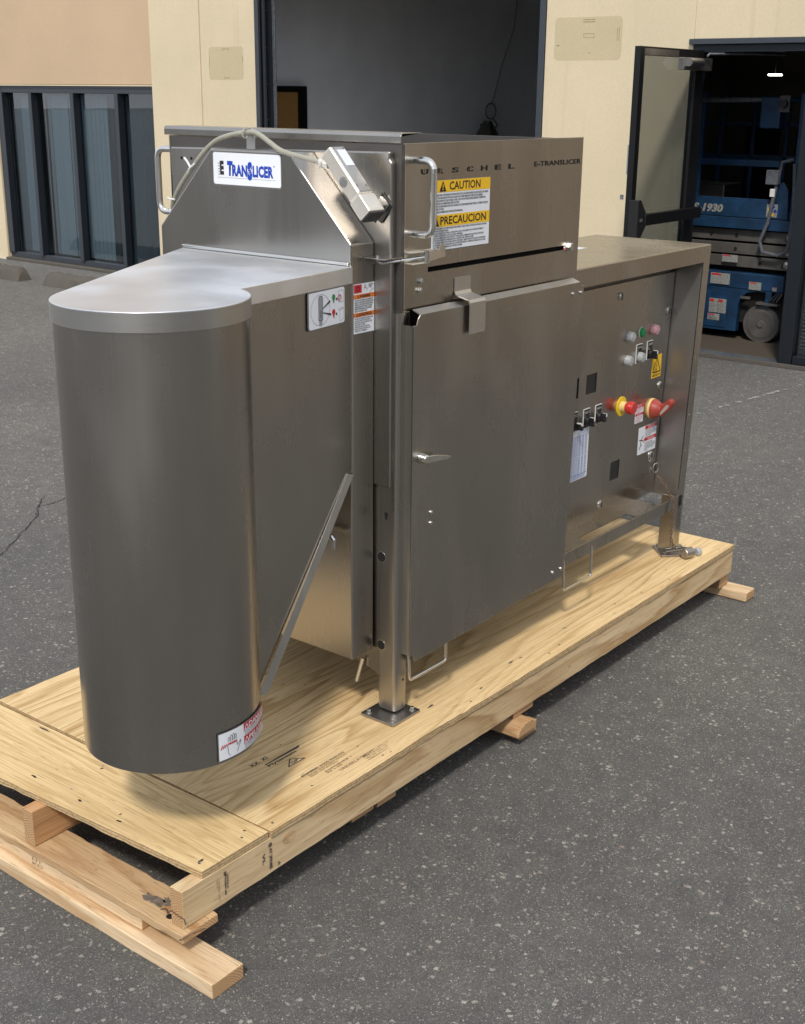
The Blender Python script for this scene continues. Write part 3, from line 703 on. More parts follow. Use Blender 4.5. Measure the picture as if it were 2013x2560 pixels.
# ---- what stands behind the photographer (seen only in reflections); the tan block is added
OB = thing('warehouse_opposite', (-34, 6, 0), 'pale grey warehouse across the yard, mirrored in the office windows', 'building')
MB().box(-40, -34, -25, 45, 0, 4.0).build('wall', M['galv'] if False else flat('pale_warehouse_wall', (.42, .44, .44), .7), OB)
MB().box(-40.2, -33.8, -25, 45, 4.0, 5.2).build('fascia', M['frame_grey'], OB)
OB2 = thing('added_tan_block', (5, -23, 0), 'added tan two-storey block to the right of the yard, unseen, put there for the steel panels to reflect', 'building')  # unseen block added to give the steel panels a darker reflection
MB().box(-30, 45, -34, -23, 0, 7.5).build('wall', flat('added_tan_block_wall', (.27, .225, .175), .8), OB2)
for i in range(14): MB().box(-28 + i * 5, -25.2 + i * 5, -23.02, -22.99, .9, 2.6).build('window', M['frame'], OB2)
for i in range(14): MB().box(-28 + i * 5, -25.2 + i * 5, -23.02, -22.99, 4.2, 5.9).build('window', M['frame'], OB2)
for i in range(6): MB().box(-33.99, -33.9, -18 + i * 10, -13.5 + i * 10, 0, 3.2).build('loading_door', M['white_plastic'] if i % 2 else M['frame_grey'], OB)
m_, t_, b_ = newmat('tree_leaves'); N = NT(t_); N.l(N.ramp(N.noise(N.pos(), 2.5, 4), [(0.3, (.025, .05, .015)), (0.7, (.08, .12, .035))]), b_.inputs['Base Color']); b_.inputs['Roughness'].default_value = .8; M['leaf'] = m_
M['bark'] = flat('tree_bark', (.09, .065, .045), .9, 0, .3)
for ti, (tx, ty) in enumerate(((-22, 12), (-24, -3))):
    T_ = thing('tree', (tx, ty, 0), ('leafy tree left of the warehouse loading doors' if ti == 0 else 'leafy tree in front of the warehouse wall, nearer the road'), 'tree', 'trees across the yard')
    MB().tube([(tx, ty, 0), (tx + .1, ty, 1.5), (tx, ty + .1, 2.6)], [.22, .16, .10], 8).build('trunk', M['bark'], T_)
    mb = MB()
    for k in range(1400):
        while True:
            p = Vector((random.uniform(-1, 1), random.uniform(-1, 1), random.uniform(-1, 1)))
            if .25 < p.length < 1: break
        c = Vector((tx + p.x * 2.3, ty + p.y * 2.3, 4.0 + p.z * 1.7)); a = Vector((random.uniform(-1, 1), random.uniform(-1, 1), random.uniform(-1, 1))).normalized() * .17; b2 = a.cross(Vector((random.uniform(-1, 1), random.uniform(-1, 1), 1))).normalized() * .17
        mb.bm.faces.new([mb.bm.verts.new(c + q) for q in (a, b2, -a, -b2)])
    mb.build('crown', M['leaf'], T_, smooth=False)

# ================================================================== WOODEN SKID
SK = thing('wooden_skid', (1.35, .52, 0), 'new pine and plywood shipping skid under the steel slicing machine', 'skid')
ZD = .213                                                    # deck top
def plysheet(x0, x1, y0, y1, z0, z1, mat, name, warp=None, nx=40, ny=6, jit=.0009):
    mb = MB(); top = []; bot = []
    for j in range(ny + 1):
        rt, rb = [], []
        for i in range(nx + 1):
            X = x0 + (x1 - x0) * i / nx; Y = y0 + (y1 - y0) * j / ny
            if j in (0, ny): Y = jag(Y, jit)
            if i in (0, nx): X = jag(X, jit)
            dz = warp(X, Y) if warp else 0
            rt.append(mb.bm.verts.new((X, Y, z1 + dz))); rb.append(mb.bm.verts.new((X, Y, z0 + dz * .6)))
        top.append(rt); bot.append(rb)
    for j in range(ny):
        for i in range(nx):
            mb.bm.faces.new([top[j][i], top[j][i + 1], top[j + 1][i + 1], top[j + 1][i]])
            mb.bm.faces.new([bot[j][i], bot[j + 1][i], bot[j + 1][i + 1], bot[j][i + 1]])
    for i in range(nx):
        mb.bm.faces.new([bot[0][i], bot[0][i + 1], top[0][i + 1], top[0][i]])
        mb.bm.faces.new([bot[ny][i + 1], bot[ny][i], top[ny][i], top[ny][i + 1]])
    for j in range(ny):
        mb.bm.faces.new([bot[j + 1][0], bot[j][0], top[j][0], top[j + 1][0]])
        mb.bm.faces.new([bot[j][nx], bot[j + 1][nx], top[j + 1][nx], top[j][nx]])
    return mb.build(name, mat, SK, bevel=.0015, seg=1)
def w1(X, Y):
    e = math.exp(-((Y + .004) / .05) ** 2); return e * (.0045 * math.exp(-((X - .80) / .12) ** 2) + .003 * math.exp(-((X - .95) / .04) ** 2) * math.sin(X * 90))
main = plysheet(.193, 2.712, -.002, 1.042, ZD - .019, ZD, M['ply_x'], 'plywood_sheet', w1, 130, 10)
endp = plysheet(-.03, .0, 0, 1, 0, 1, M['ply_y'], 'tmp') if False else None
mb = MB()
# end piece, cut slightly out of square
c4 = [(-.018, .004), (.188, .002), (.178, 1.05), (-.075, 1.05)]
rows_t = []
nn = 30
for i in range(nn + 1):
    t = i / nn; a = Vector((*c4[0], 0)).lerp(Vector((*c4[3], 0)), t); b2 = Vector((*c4[1], 0)).lerp(Vector((*c4[2], 0)), t)
    rows_t.append((mb.bm.verts.new((jag(a.x, .0012), a.y, ZD + .001)), mb.bm.verts.new((jag(b2.x, .0008), b2.y, ZD + .001)), mb.bm.verts.new((jag(b2.x, .0008), b2.y, ZD - .018)), mb.bm.verts.new((jag(a.x, .002), a.y, ZD - .018))))
for a, b2 in zip(rows_t, rows_t[1:]):
    for k in range(4): mb.bm.faces.new([a[k], a[(k + 1) % 4], b2[(k + 1) % 4], b2[k]])
mb.bm.faces.new(rows_t[0][::-1]); mb.bm.faces.new(rows_t[-1])
endp = mb.build('plywood_end_piece', M['ply_y'], SK, bevel=.0015, seg=1, label='separate plywood strip with crosswise grain at the near end')
ZS0, ZS1 = .100, ZD - .0195
st1 = board(-.078, 2.714, .002, .040, ZS0, ZS1, M['wood_x'], SK, 'stringer', nseg=70)
st2 = board(-.085, 2.70, .515, .553, ZS0, ZS1, M['wood_red_x'], SK, 'stringer', nseg=30, label='reddish middle stringer')
st3 = board(-.08, 2.70, 1.0, 1.038, ZS0, ZS1, M['wood_x'], SK, 'stringer', nseg=30)
# near end stack: thick runner on the ground, second timber, rough bottom board
board(-.112, -.020, -.118, 1.16, 0, .038, M['wood_y'], SK, 'runner', bevel=.003, label='long runner on the asphalt at the near end')
board(-.085, -.045 + .03, .135, 1.1, .0385, .0765, M['wood_y'], SK, 'packing_timber', bevel=.004, nseg=20)
board(-.093, .012, -.012, 1.06, .077, .0985, M['wood_rough_y'], SK, 'bottom_board', bevel=.003, jit=.0022, nseg=36, label='rough knotty bottom board under the near ends of the stringers')
# middle stack
board(1.245, 1.335, -.003, 1.06, .0, .036, M['wood_rough_y'], SK, 'runner', bevel=.003)
mb = MB().prism([(1.192, -.030, .0365), (1.286, -.030, .0365), (1.288, -.030, .055), (1.268, -.030, .074), (1.228, -.030, .0745), (1.196, -.030, .060)], (0, .9, 0))
mb.build('chamfered_block', M['wood_rough_y'], SK, bevel=.004, label='short split block with a broken corner')
board(1.225, 1.332, .010, 1.05, .0755, .0985, M['wood_old_y'], SK, 'bottom_board', bevel=.003, jit=.002)
# second cross boards
board(.50, .585, .016, 1.05, .0765, .0985, M['wood_old_y'], SK, 'bottom_board', bevel=.003, jit=.002)
board(.595, .672, .012, 1.05, .0765, .0985, M['wood_old_y'], SK, 'bottom_board', bevel=.003, jit=.002)
board(.53, .62, .25, 1.05, .0, .038, M['wood_y'], SK, 'runner', bevel=.003)
board(.54, .62, .20, 1.05, .0385, .076, M['wood_y'], SK, 'packing_timber', bevel=.003)
# far stack
board(2.69, 2.768, -.078, 1.05, .0, .04, M['wood_y'], SK, 'runner', bevel=.008, label='runner with rounded end sticking out at the far end')
board(2.66, 2.735, .020, 1.05, .041, .0995, M['wood_old_y'], SK, 'packing_timber', bevel=.004)
# knot hole, stains, wires on the near boards
dk = PL((0, 0, .0985), (0, -1, 0), (1, 0, 0))
mb = MB(); mb.cyl((-.062, .060, .0987), (0, 0, 1), .0105, .0006, 14); mb.build('knot_hole', M['void'], SK)
MB().tube([(-.0625 + .013 * math.cos(a * .6), .060 + .013 * math.sin(a * .6), .0988) for a in range(12)], .0026, 6).build('knot_rim', M['wood_rough_y'], SK)
MB().tube([(-.06, .098, .099), (-.055, .085, .105), (-.075, .055, .115), (-.080, .038, .135), (-.081, .012, .132), (-.079, -.001, .130), (-.076, -.003, .115)], .0012, 6).build('nail_wire', M['rust'], SK)
MB().tube([(-.094, .0, .085), (-.10, -.012, .095), (-.07, -.022, .099), (-.035, -.02, .09)], .001, 6).build('nail_wire', M['rust'], SK)
def blob(cx, cy, z, rx, ry, mat, name, n=26, j=.35):
    mb = MB(); pts = []
    for i in range(n):
        a = 2 * math.pi * i / n; q = 1 + random.uniform(-j, j)
        pts.append((cx + rx * q * math.cos(a), cy + ry * q * math.sin(a), z))
    mb.bm.faces.new([mb.bm.verts.new(p) for p in pts]); return mb.build(name, mat, SK, smooth=False)
for cx, cy, rx, ry in ((-.045, .135, .014, .03), (-.03, .10, .012, .022)):
    blob(cx, cy, .0996, rx, ry, M['stain_grey'], 'grey_stain')
# dark knots and tear-outs on the deck
for cx, cy, rx, ry in ((.315, .36, .004, .012), (.47, .52, .003, .006), (1.10, .045, .012, .004), (1.62, .085, .014, .003), (1.30, .075, .02, .004), (1.345, .07, .012, .003), (.92, .09, .02, .006), (1.9, .06, .012, .004), (2.3, .075, .008, .004), (.62, .10, .003, .003), (.4, .06, .004, .003), (1.5, .03, .006, .003), (2.05, .04, .01, .003)):
    blob(cx, cy, ZD + .0007, rx * .6, ry * .7, M['ink_wood'], 'tear_out', 12, .6)
for cx, cy, rx, ry in ((.02, .32, .004, .002), (.155, .045, .003, .003), (.13, .52, .004, .004), (.01, .035, .008, .003), (.165, .80, .003, .02)):
    blob(cx, cy, ZD + .0017, rx, ry, M['ink_wood'], 'tear_out', 12, .5)
for cx, cy in ((.13, .03), (.14, .53), (.02, .5), (.0, .03)):
    MB().cyl((cx, cy, ZD + .0012), (0, 0, 1), .003, .001, 10).build('screw_head', M['bolt'], SK)
for cx in (.22, .62, 1.02, 1.42, 1.82, 2.22, 2.62):
    for cy in (.020, .535):
        MB().cyl((cx + random.uniform(-.01, .01), cy, ZD + .0002), (0, 0, 1), .0032, .0006, 10).build('nail_head', M['steel_dull'], SK)
# dark notches on the plywood end edge
for yy in (.30, .62, .44): blob(-.0, yy, ZD + .0016, .003, .008, M['void'], 'edge_void', 12, .5)
# black stamps on the deck, reading from the machine side
tp = PL((.50, .245, ZD + .0004), (.97, -.12, 0), (.05, .99, 0)); tp = PL((.36, .235, ZD + .0004), (1, 0, 0), (0, 1, 0))
def stamp(x, y, w_, h_, body, mat='ink_wood', bold=.01, ang=0):
    u = Vector((math.cos(R(ang)), math.sin(R(ang)), 0)); v = Vector((-u.y, u.x, 0))
    return text(PL((x, y, ZD + .0002), u, v), 0, 0, w_, h_, body, M[mat], 'stamp_text', SK, lift=.0006, bold=bold)
stamp(.415, .105, .16, .0065, 'ENGINEERED WOOD PRODUCTS', ang=0, bold=.03)
stamp(.43, .088, .14, .012, 'RATED SHEATHING 23/32 IN\nSIZED FOR SPACING', 'ink_faint')
stamp(.47, .068, .10, .014, 'EXPOSURE 1\nPS 1-09', 'ink_faint', .02)
stamp(.50, .050, .13, .010, 'UNDERLAYMENT', 'ink_faint')
stamp(.585, .030, .13, .03, 'THICKNESS LABEL 0.703\nPANEL GRADE  TESTED\nMILL 000  HUD-UM-40\nSTRENGTH AXIS THIS WAY', 'ink_faint', 0)
stamp(.40, .20, .10, .012, 'Plytanium', 'ink_wood', .02)
stamp(.37, .235, .06, .014, 'XX  XI', 'ink_wood', .01)
mb = MB(); tri = [(.43, .165), (.49, .165), (.46, .190)]
for a, b2 in zip(tri, tri[1:] + tri[:1]):
    d = (Vector((*b2, 0)) - Vector((*a, 0))).normalized(); n = Vector((-d.y, d.x, 0)) * .0016
    mb.bm.faces.new([mb.bm.verts.new(Vector((*q, ZD + .0008)) + s_ * n) for q, s_ in ((a, 1), (b2, 1), (b2, -1), (a, -1))])
mb.bm.faces.new([mb.bm.verts.new(p) for p in ((.40, .216, ZD + .0008), (.52, .214, ZD + .0008), (.53, .222, ZD + .0008), (.40, .220, ZD + .0008))])
mb.build('stamp_triangle', M['ink_wood'], SK, smooth=False)
stamp(.447, .168, .026, .010, 'GP', 'ink_wood', .02)
# grade stamps on the long stringer face
sf = PL((0, .0015, 0), (1, 0, 0), (0, 0, 1))
def sstamp(x, z, w_, h_, body, bold=.01, mat='ink_wood', rot=True):
    pl = PL((x, .0008, z), (0, 0, -1), (1, 0, 0)) if rot else PL((x, .0008, z), (1, 0, 0), (0, 0, 1))
    return text(pl, 0, 0, w_, h_, body, M[mat], 'stamp_text', SK, lift=.0004, bold=bold)
sstamp(.02, .172, .055, .010, 'COMPANY 10001\nKD 19', 0, 'ink_faint')
sstamp(.045, .172, .05, .012, 'SIERRA\nPREMIUM', .02, 'ink_wood')
sstamp(.043, .182, .012, .008, 'SP', .04)
sstamp(.185, .183, .07, .012, '@ AT 2PRIME', .03)
sstamp(.215, .120, .012, .008, 'A', .02)
sstamp(.165, .165, .03, .008, 'VL', .03)
mb = MB()
for k in range(4): mb.tube([(.255 + (.006 + .005 * k) * math.cos(a * .4), .0012, .165 + (.004 + .0035 * k) * math.sin(a * .4)) for a in range(17)], .0006, 4)
mb.build('knot_rings', M['wood_rough_y'], SK)
text(PL((-.0855, .53, .0385), (0, -1, 0), (0, 0, 1)), 0, .008, .04, .02, 'HT\nKD', M['ink_faint'], 'stamp_text', SK, lift=.0006)

# ================================================================== SLICING MACHINE
SM = thing('slicing_machine', (1.35, .52, .213), 'large stainless steel food slicing machine with a round housing, bolted on the wooden skid', 'machine')
S_, SB, SBR, SD = M['steel'], M['steel_band'], M['steel_bright'], M['steel_dull']
c0 = (.093, .198); rr = .197
HXF = .714
def outline(grow=0.0):
    r = rr + grow
    pts = [(HXF, .780 + grow)]
    pts += [(p[0], p[1]) for p in arc(c0, r, 119.7, 343, 56)]
    pts += [(HXF, .195 - grow)]
    return pts
out = outline()
# side wall of the round housing: full height round the drum, cut on a slant behind it
mb = MB(); top, bot = [], []
def zlow(x, y):
    if x < .30: return .447
    return max(.447, min(.916, .470 + (x - .30) * (.916 - .470) / (.689 - .30)))
dense = []
for a, b2 in zip(out, out[1:]):
    n = max(1, int((Vector(b2) - Vector(a)).length / .04))
    for i in range(n): dense.append((a[0] + (b2[0] - a[0]) * i / n, a[1] + (b2[1] - a[1]) * i / n))
dense.append(out[-1])
for x, y in dense:
    top.append(mb.bm.verts.new((x, y, 1.4235))); bot.append(mb.bm.verts.new((x, y, zlow(x, y))))
for i in range(len(dense) - 1): mb.bm.faces.new([top[i], top[i + 1], bot[i + 1], bot[i]])
RH = mb.build('round_housing', S_, SM, smooth=True, solid=.003)
# narrow folded flange along the slanted edge
mb = MB(); w0 = Vector((.2915, .1345, 0)); w1_ = Vector((HXF, .195, 0)); wd = (w1_ - w0).normalized(); wn = Vector((wd.y, -wd.x, 0))
def wp(x, z, h=0.0):
    t = (x - w0.x) / wd.x; q = w0 + wd * t + wn * h; return (q.x, q.y, z)
mb.prism([wp(.300, .468, .0016), wp(.689, .917, .0016), wp(.7115, .909, .006), wp(.333, .466, .006)], wn * -.0012)
mb.build('folded_flange', M['steel_flange'], SM)
# lid
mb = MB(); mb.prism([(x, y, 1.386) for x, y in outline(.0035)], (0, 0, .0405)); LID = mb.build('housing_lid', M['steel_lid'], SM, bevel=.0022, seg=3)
mb = MB(); o2 = outline(.0042); t_, b_ = [], []
for x, y in o2[1:-1]:
    t_.append(mb.bm.verts.new((x, y, 1.423))); b_.append(mb.bm.verts.new((x, y, 1.387)))
for i in range(len(t_) - 1): mb.bm.faces.new([t_[i], t_[i + 1], b_[i + 1], b_[i]])
mb.build('ground_band', SB, LID, smooth=True)
# hood / front box
prof = [(.197, .394), (.197, 1.477), (.393, 1.683), (.666, 1.683), (.868, 1.479), (.868, .394)]
HB = MB().prism([(HXF, y, z) for y, z in prof], (.088, 0, 0)).build('hood_box', S_, SM, bevel=.005, seg=3)
MB().box(HXF - .008, HXF - .0005, .200, .782, 1.4275, 1.436).build('weld_bead', SBR, SM, bevel=.003)
MB().box(HXF - .0012, HXF + .0015, .1925, .1955, .905, 1.423).build('joint_seam', SB, SM)
MB().tube([(HXF - .02, .345, .742), (HXF - .035, .33, .742), (HXF - .035, .235, .742), (HXF - .035, .228, .735), (HXF - .035, .228, .712)], .007, 8).build('lift_handle', SBR, SM)
# back plate with rolled top edge
pts = [(.145, .86), (.145, 1.665), (.152, 1.672), (.152, 1.690), (.915, 1.678), (.915, .86)]
BP = MB().prism([(.8025, y, z) for y, z in pts], (.018, 0, 0)).build('back_plate', S_, SM, bevel=.008, seg=4)
mb = MB(); mb.cyl((.8024, .871, 1.650), (-1, 0, 0), .0042, .0006, 12); mb.cyl((.8024, .833, 1.650), (-1, 0, 0), .0042, .0006, 12); mb.build('hole', M['void'], BP)
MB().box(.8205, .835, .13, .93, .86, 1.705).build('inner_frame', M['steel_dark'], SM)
# cover return between hood and post
MB().box(.812, .8245, .128, .30, .862, 1.30).build('return_panel', S_, SM, bevel=.004)
# body core
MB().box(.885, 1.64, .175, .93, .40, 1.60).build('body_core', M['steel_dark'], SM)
# front lip
MB().prism([(.824, .135, 1.708), (.824, .135, 1.724), (.829, .135, 1.7315), (.905, .135, 1.7315), (.905, .135, 1.7285), (.827, .135, 1.7285), (.827, .135, 1.708)], (0, .826, 0)).build('front_lip', S_, SM, bevel=.001)
# open hopper top: inner walls; rear wall and floor coloured dark to stand in for shade
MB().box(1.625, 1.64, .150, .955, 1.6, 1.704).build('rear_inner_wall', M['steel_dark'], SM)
MB().box(.84, 1.66, .957, .96, 1.31, 1.706).build('left_side_panel', S_, SM)
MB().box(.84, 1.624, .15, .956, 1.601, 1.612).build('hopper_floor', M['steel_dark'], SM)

# right side panel with slot
YP = .135
def pan(x0, x1, z0, z1): mb.box(x0, x1, YP, YP + .003, z0, z1)
mb = MB(); e_ = 1e-5
sx0, sx1, sz0, sz1 = .937, 1.612, 1.3965, 1.4095
V = {}
def vv(x, z, y):
    k_ = (round(x, 5), round(z, 5), round(y, 5))
    if k_ not in V: V[k_] = mb.bm.verts.new((x, y, z))
    return V[k_]
def panel_hole(x0, x1, z0, z1, holes, y0, y1):
    """sheet with rectangular holes: grid of quads front and back plus rims"""
    xs = sorted({x0, x1, *[h[0] for h in holes], *[h[1] for h in holes]}); zs = sorted({z0, z1, *[h[2] for h in holes], *[h[3] for h in holes]})
    def solid(i, j):
        if i < 0 or j < 0 or i >= len(xs) - 1 or j >= len(zs) - 1: return False
        cx, cz = (xs[i] + xs[i + 1]) / 2, (zs[j] + zs[j + 1]) / 2
        return not any(h[0] < cx < h[1] and h[2] < cz < h[3] for h in holes)
    for i in range(len(xs) - 1):
        for j in range(len(zs) - 1):
            if not solid(i, j): continue
            a, b, c, d = xs[i], xs[i + 1], zs[j], zs[j + 1]
            mb.bm.faces.new([vv(a, c, y0), vv(b, c, y0), vv(b, d, y0), vv(a, d, y0)])
            mb.bm.faces.new([vv(a, c, y1), vv(a, d, y1), vv(b, d, y1), vv(b, c, y1)])
            for (di, dj, p, q) in ((-1, 0, (a, c), (a, d)), (1, 0, (b, d), (b, c)), (0, -1, (b, c), (a, c)), (0, 1, (a, d), (b, d))):
                if not solid(i + di, j + dj):
                    mb.bm.faces.new([vv(p[0], p[1], y0), vv(q[0], q[1], y0), vv(q[0], q[1], y1), vv(p[0], p[1], y1)])
panel_hole(.839, 1.667, 1.309, 1.706, [(sx0, sx1, sz0, sz1)], YP, YP + .003)
SP = mb.build('side_panel', S_, SM, smooth=False)
MB().box(.838, .842, YP - .0012, YP - .0002, 1.309, 1.706).build('panel_edge', SBR, SP)
MB().box(.8385, 1.667, YP - .0008, YP + .0035, 1.7065, 1.7078).build('panel_top_edge', SBR, SP)
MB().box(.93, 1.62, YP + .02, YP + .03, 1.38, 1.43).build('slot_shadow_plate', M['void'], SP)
def bolt(pos, axis, r=.009, name='bolt', parent=SM, hexa=True, h=.006, mat='bolt'):
    a = Vector(axis).normalized(); p = Vector(pos); mb = MB()
    if hexa:
        mb.cyl(p, a, r * 1.25, .0015, 20); mb.lathe(p + a * .0015, a, [(0, r), (h * .8, r), (h, r * .8)], 6)
    else: mb.lathe(p, a, [(0, r), (h * .35, r * .95), (h * .7, r * .7), (h, r * .25)], 18)
    return mb.build(name, M[mat], parent, smooth=not hexa)
bolt((1.613, YP, 1.4035), (0, -1, 0), .013, h=.012, parent=SP)
bolt((.906, YP, 1.378), (0, -1, 0), .007, parent=SP); bolt((.903, YP, 1.356), (0, -1, 0), .007, parent=SP)
pp_ = PL((0, YP, 0), (1, 0, 0), (0, 0, 1))
# laser-cut lettering (dark openings)
for i, ch in enumerate('URSCHEL'):
    text(pp_, .903 + i * .0635, 1.6335, .030, .013, ch, M['void'], 'cut_letter', SP, lift=.0006, bold=.035)
mb = MB()
for i in range(7): mb.box(.903 + i * .0635 + .0135, .903 + i * .0635 + .0165, YP - .0014, YP - .0008, 1.633, 1.647) if i in (0, 1, 2, 3) else None
mb.build('stencil_bridge', S_, SP)
text(pp_, 1.411, 1.635, .247, .0135, 'E-TRANSLICER', M['void'], 'cut_lettering', SP, lift=.0006, bold=.03, spacing=1.08)
# caution label
CX0, CX1, CZ0, CZ1 = .948, 1.200, 1.447, 1.617
cl = PL((CX0, YP, CZ0), (1, 0, 0), (0, 0, 1)); CW, CH = CX1 - CX0, CZ1 - CZ0
CA = plate(cl, -.002, -.002, CW + .004, CH + .004, M['label_edge'], 'caution_label', SP, t=.0004)
plate(cl, 0, 0, CW, CH, M['label_white'], 'label_face', CA, t=.0004, lift=.0005)
plate(cl, 0, CH - .029, CW, .029, M['label_yellow'], 'label_band', CA, t=.0003, lift=.001)
plate(cl, 0, CH - .113, CW, .029, M['label_yellow'], 'label_band', CA, t=.0003, lift=.001)
text(cl, .072, CH - .0245, .135, .0205, 'CAUTION', M['label_ink'], 'label_title', CA, lift=.0016, bold=.02)
text(cl, .036, CH - .1085, .200, .0205, 'PRECAUCION', M['label_ink'], 'label_title', CA, lift=.0016, bold=.02)
def warn(pl, x, y, h, mat, ex, parent, lift=.0016):
    poly(pl, [(x, y), (x + h * 1.1, y), (x + h * .55, y + h)], M[mat], 'alert_symbol', parent, t=.0002, lift=lift)
    text(pl, x + h * .47, y + h * .12, h * .16, h * .58, '!', M[ex], 'alert_mark', parent, lift=lift + .0004, bold=.04)
warn(cl, .030, CH - .027, .026, 'label_ink', 'label_yellow', CA); warn(cl, .002, CH - .111, .026, 'label_ink', 'label_yellow', CA)
text(cl, .006, CH - .079, CW - .014, .046, 'THIS MACHINE CONTAINS ROTATING PARTS SUCH AS SHARP KNIVES, PULLEYS, BELTS OR GEARS.\nNEVER RUN MACHINE WITH ANY GUARD OR COVER REMOVED, EVEN FOR CLEANING.\nSHUT MACHINE OFF, DISCONNECT AND LOCK OUT POWER SOURCE BEFORE ATTEMPTING\nANY SERVICE OR REMOVING OBSTRUCTION.\nOPERATING MACHINE WITH ANY GUARD OR COVER REMOVED MAY RESULT IN SERIOUS INJURY\nOR AMPUTATION.\nREAD AND UNDERSTAND INSTRUCTION MANUAL.', M['label_ink'], 'label_text', CA, lift=.0014, bold=.02)
text(cl, .006, .005, CW - .018, .050, 'ESTA MAQUINA CONTIENE PIEZAS GIRATORIAS TALES COMO CUCHILLAS AFILADAS, POLEAS,\nCORREAS O ENGRANAJES.\nNUNCA HAGA FUNCIONAR LA MAQUINA CON CUALQUIERA DE LOS PROTECTORES O\nCUBIERTAS RETIRADOS, INCLUSO PARA LIMPIARLA.\nAPAGUE LA MAQUINA, DESCONECTE Y BLOQUEE EL SUMINISTRO ELECTRICO ANTES DE\nINTENTAR HACER UNA REPARACION O QUITAR UNA OBSTRUCCION.\nSE CORRE EL RIESGO DE SUFRIR GRAVES LESIONES O AMPUTACION SI SE HACE FUNCIONAR\nLA MAQUINA CON CUALQUIERA DE LOS PROTECTORES O CUBIERTAS FUERA DE SU LUGAR.\nLEA Y ENTIENDA EL MANUAL DE INSTRUCCIONES.', M['label_ink'], 'label_text', CA, lift=.0014, bold=.02)
# side handles
def fillet(pts, r, n=6):
    pts = [Vector(p) for p in pts]; o_ = [pts[0]]
    for a, b, c in zip(pts, pts[1:], pts[2:]):
        d1 = (a - b).normalized(); d2 = (c - b).normalized(); k_ = min(r, (a - b).length * .49, (c - b).length * .49)
        p0 = b + d1 * k_; p1 = b + d2 * k_
        for i in range(n + 1):
            t = i / n; o_.append(p0 * (1 - t) ** 2 + b * 2 * t * (1 - t) + p1 * t * t)
    o_.append(pts[-1]); return o_
H1 = MB().tube(fillet([(.862, YP, 1.670), (.860, .064, 1.670), (.860, .064, 1.497), (.862, YP, 1.497)], .028), .0088, 16).build('side_handle', SBR, SM)
H2 = MB().tube(fillet([(.862, .96, 1.668), (.862, 1.035, 1.668), (.862, 1.035, 1.497), (.862, .96, 1.497)], .028), .0088, 16).build('side_handle', SBR, SM)
# toggle latch
mb = MB().box(.836, .905, YP - .03, YP - .0275, 1.4255, 1.4565 - .029).box(.836, .905, YP - .03, YP - .001, 1.453, 1.4555).box(.836, .905, YP - .03, YP - .001, 1.426, 1.4285)
mb.box(.835, .955, YP - .0035, YP - .001, 1.428, 1.454)
LT = mb.build('toggle_latch', M['chrome'], SM, bevel=.0015)
mb = MB().prism([(.90, YP - .032, 1.4285), (.90, YP - .032, 1.4535), (.955, YP - .010, 1.453), (.975, YP - .006, 1.4485), (.98, YP - .006, 1.462), (1.0, YP - .006, 1.459), (1.003, YP - .006, 1.430), (.955, YP - .010, 1.430)], (0, .0025, 0))
mb.build('latch_lever', SBR, LT, bevel=.0008)
MB().tube(fillet([(.892, YP - .02, 1.446), (.892, YP - .026, 1.440), (.785, YP + .012, 1.433), (.775, YP + .018, 1.433), (.775, YP + .03, 1.436), (.775, YP + .03, 1.450)], .01), .0042, 10).build('latch_hook', SBR, LT)
MB().cyl((.89, YP - .03, 1.425), (0, 0, 1), .006, .032, 12).build('latch_pin', M['bolt'], LT)
MB().box(.76, .828, .128, .196, 1.441, 1.4445).build('latch_keeper', S_, SM, bevel=.001)
MB().box(.7605, .828, .194, .1965, 1.424, 1.441).build('latch_keeper_web', S_, SM)

# interlock switch on the slanted hood
u = Vector((0, -.664, -.748)).normalized(); wv = Vector((1, 0, 0)); vv_ = Vector((0, -.748, .664)).normalized()
sw0 = Vector((.690, .2555, 1.690))
def swb(a0, a1, b0, b1, c0_, c1, mat, name, parent, bev=.003, seg=2):
    mb = MB(); v8 = []
    for c in (c0_, c1):
        for b in (b0, b1):
            for a in (a0, a1): v8.append(mb.bm.verts.new(sw0 + u * a + vv_ * b + wv * c))
    for f in ((0, 2, 3, 1), (4, 5, 7, 6), (0, 1, 5, 4), (2, 6, 7, 3), (0, 4, 6, 2), (1, 3, 7, 5)): mb.bm.faces.new([v8[i] for i in f])
    return mb.build(name, mat, parent, bevel=bev, seg=seg)
SWT = swb(0, .137, -.0175, .0175, 0, .052, M['chrome'], 'interlock_switch', SM, .004, 3)
swb(.1372, .188, -.0195, .0195, -.003, .054, M['chrome'], 'switch_head', SWT, .004, 3)
swb(.1882, .193, -.018, .018, 0, .052, M['black'], 'switch_gasket', SWT, .001)
swb(.003, .132, .0177, .0192, .004, .048, M['bolt'], 'switch_cover', SWT, .001)
swb(.012, .058, .0193, .0199, .016, .046, M['label_white'], 'switch_sticker', SWT, 0)
for a in (.008, .115):
    for c in (.008, .042): MB().cyl(sw0 + u * a + vv_ * .0192 + wv * c, vv_, .003, .0015, 10).build('cover_screw', M['steel_dull'], SWT)
MB().lathe(sw0 + u * .088 + vv_ * -.002, -wv, [(0, .010), (.0008, .010), (.001, .008)], 20).build('override_plug', M['bolt'], SWT)
MB().lathe(sw0 + u * .088 + vv_ * -.002, -wv, [(0, .0125), (.0004, .0125), (.0005, .012)], 20).build('plug_ring', M['steel_dull'], SWT)
gd = Vector((-.25, .93, .12)).normalized(); gp = sw0 + u * .022 + vv_ * -.0185 + wv * .012
GL = MB().lathe(gp, gd, [(0, .0125), (.006, .0125), (.0065, .011), (.012, .011)], 6).build('cable_gland', M['chrome'], SWT)
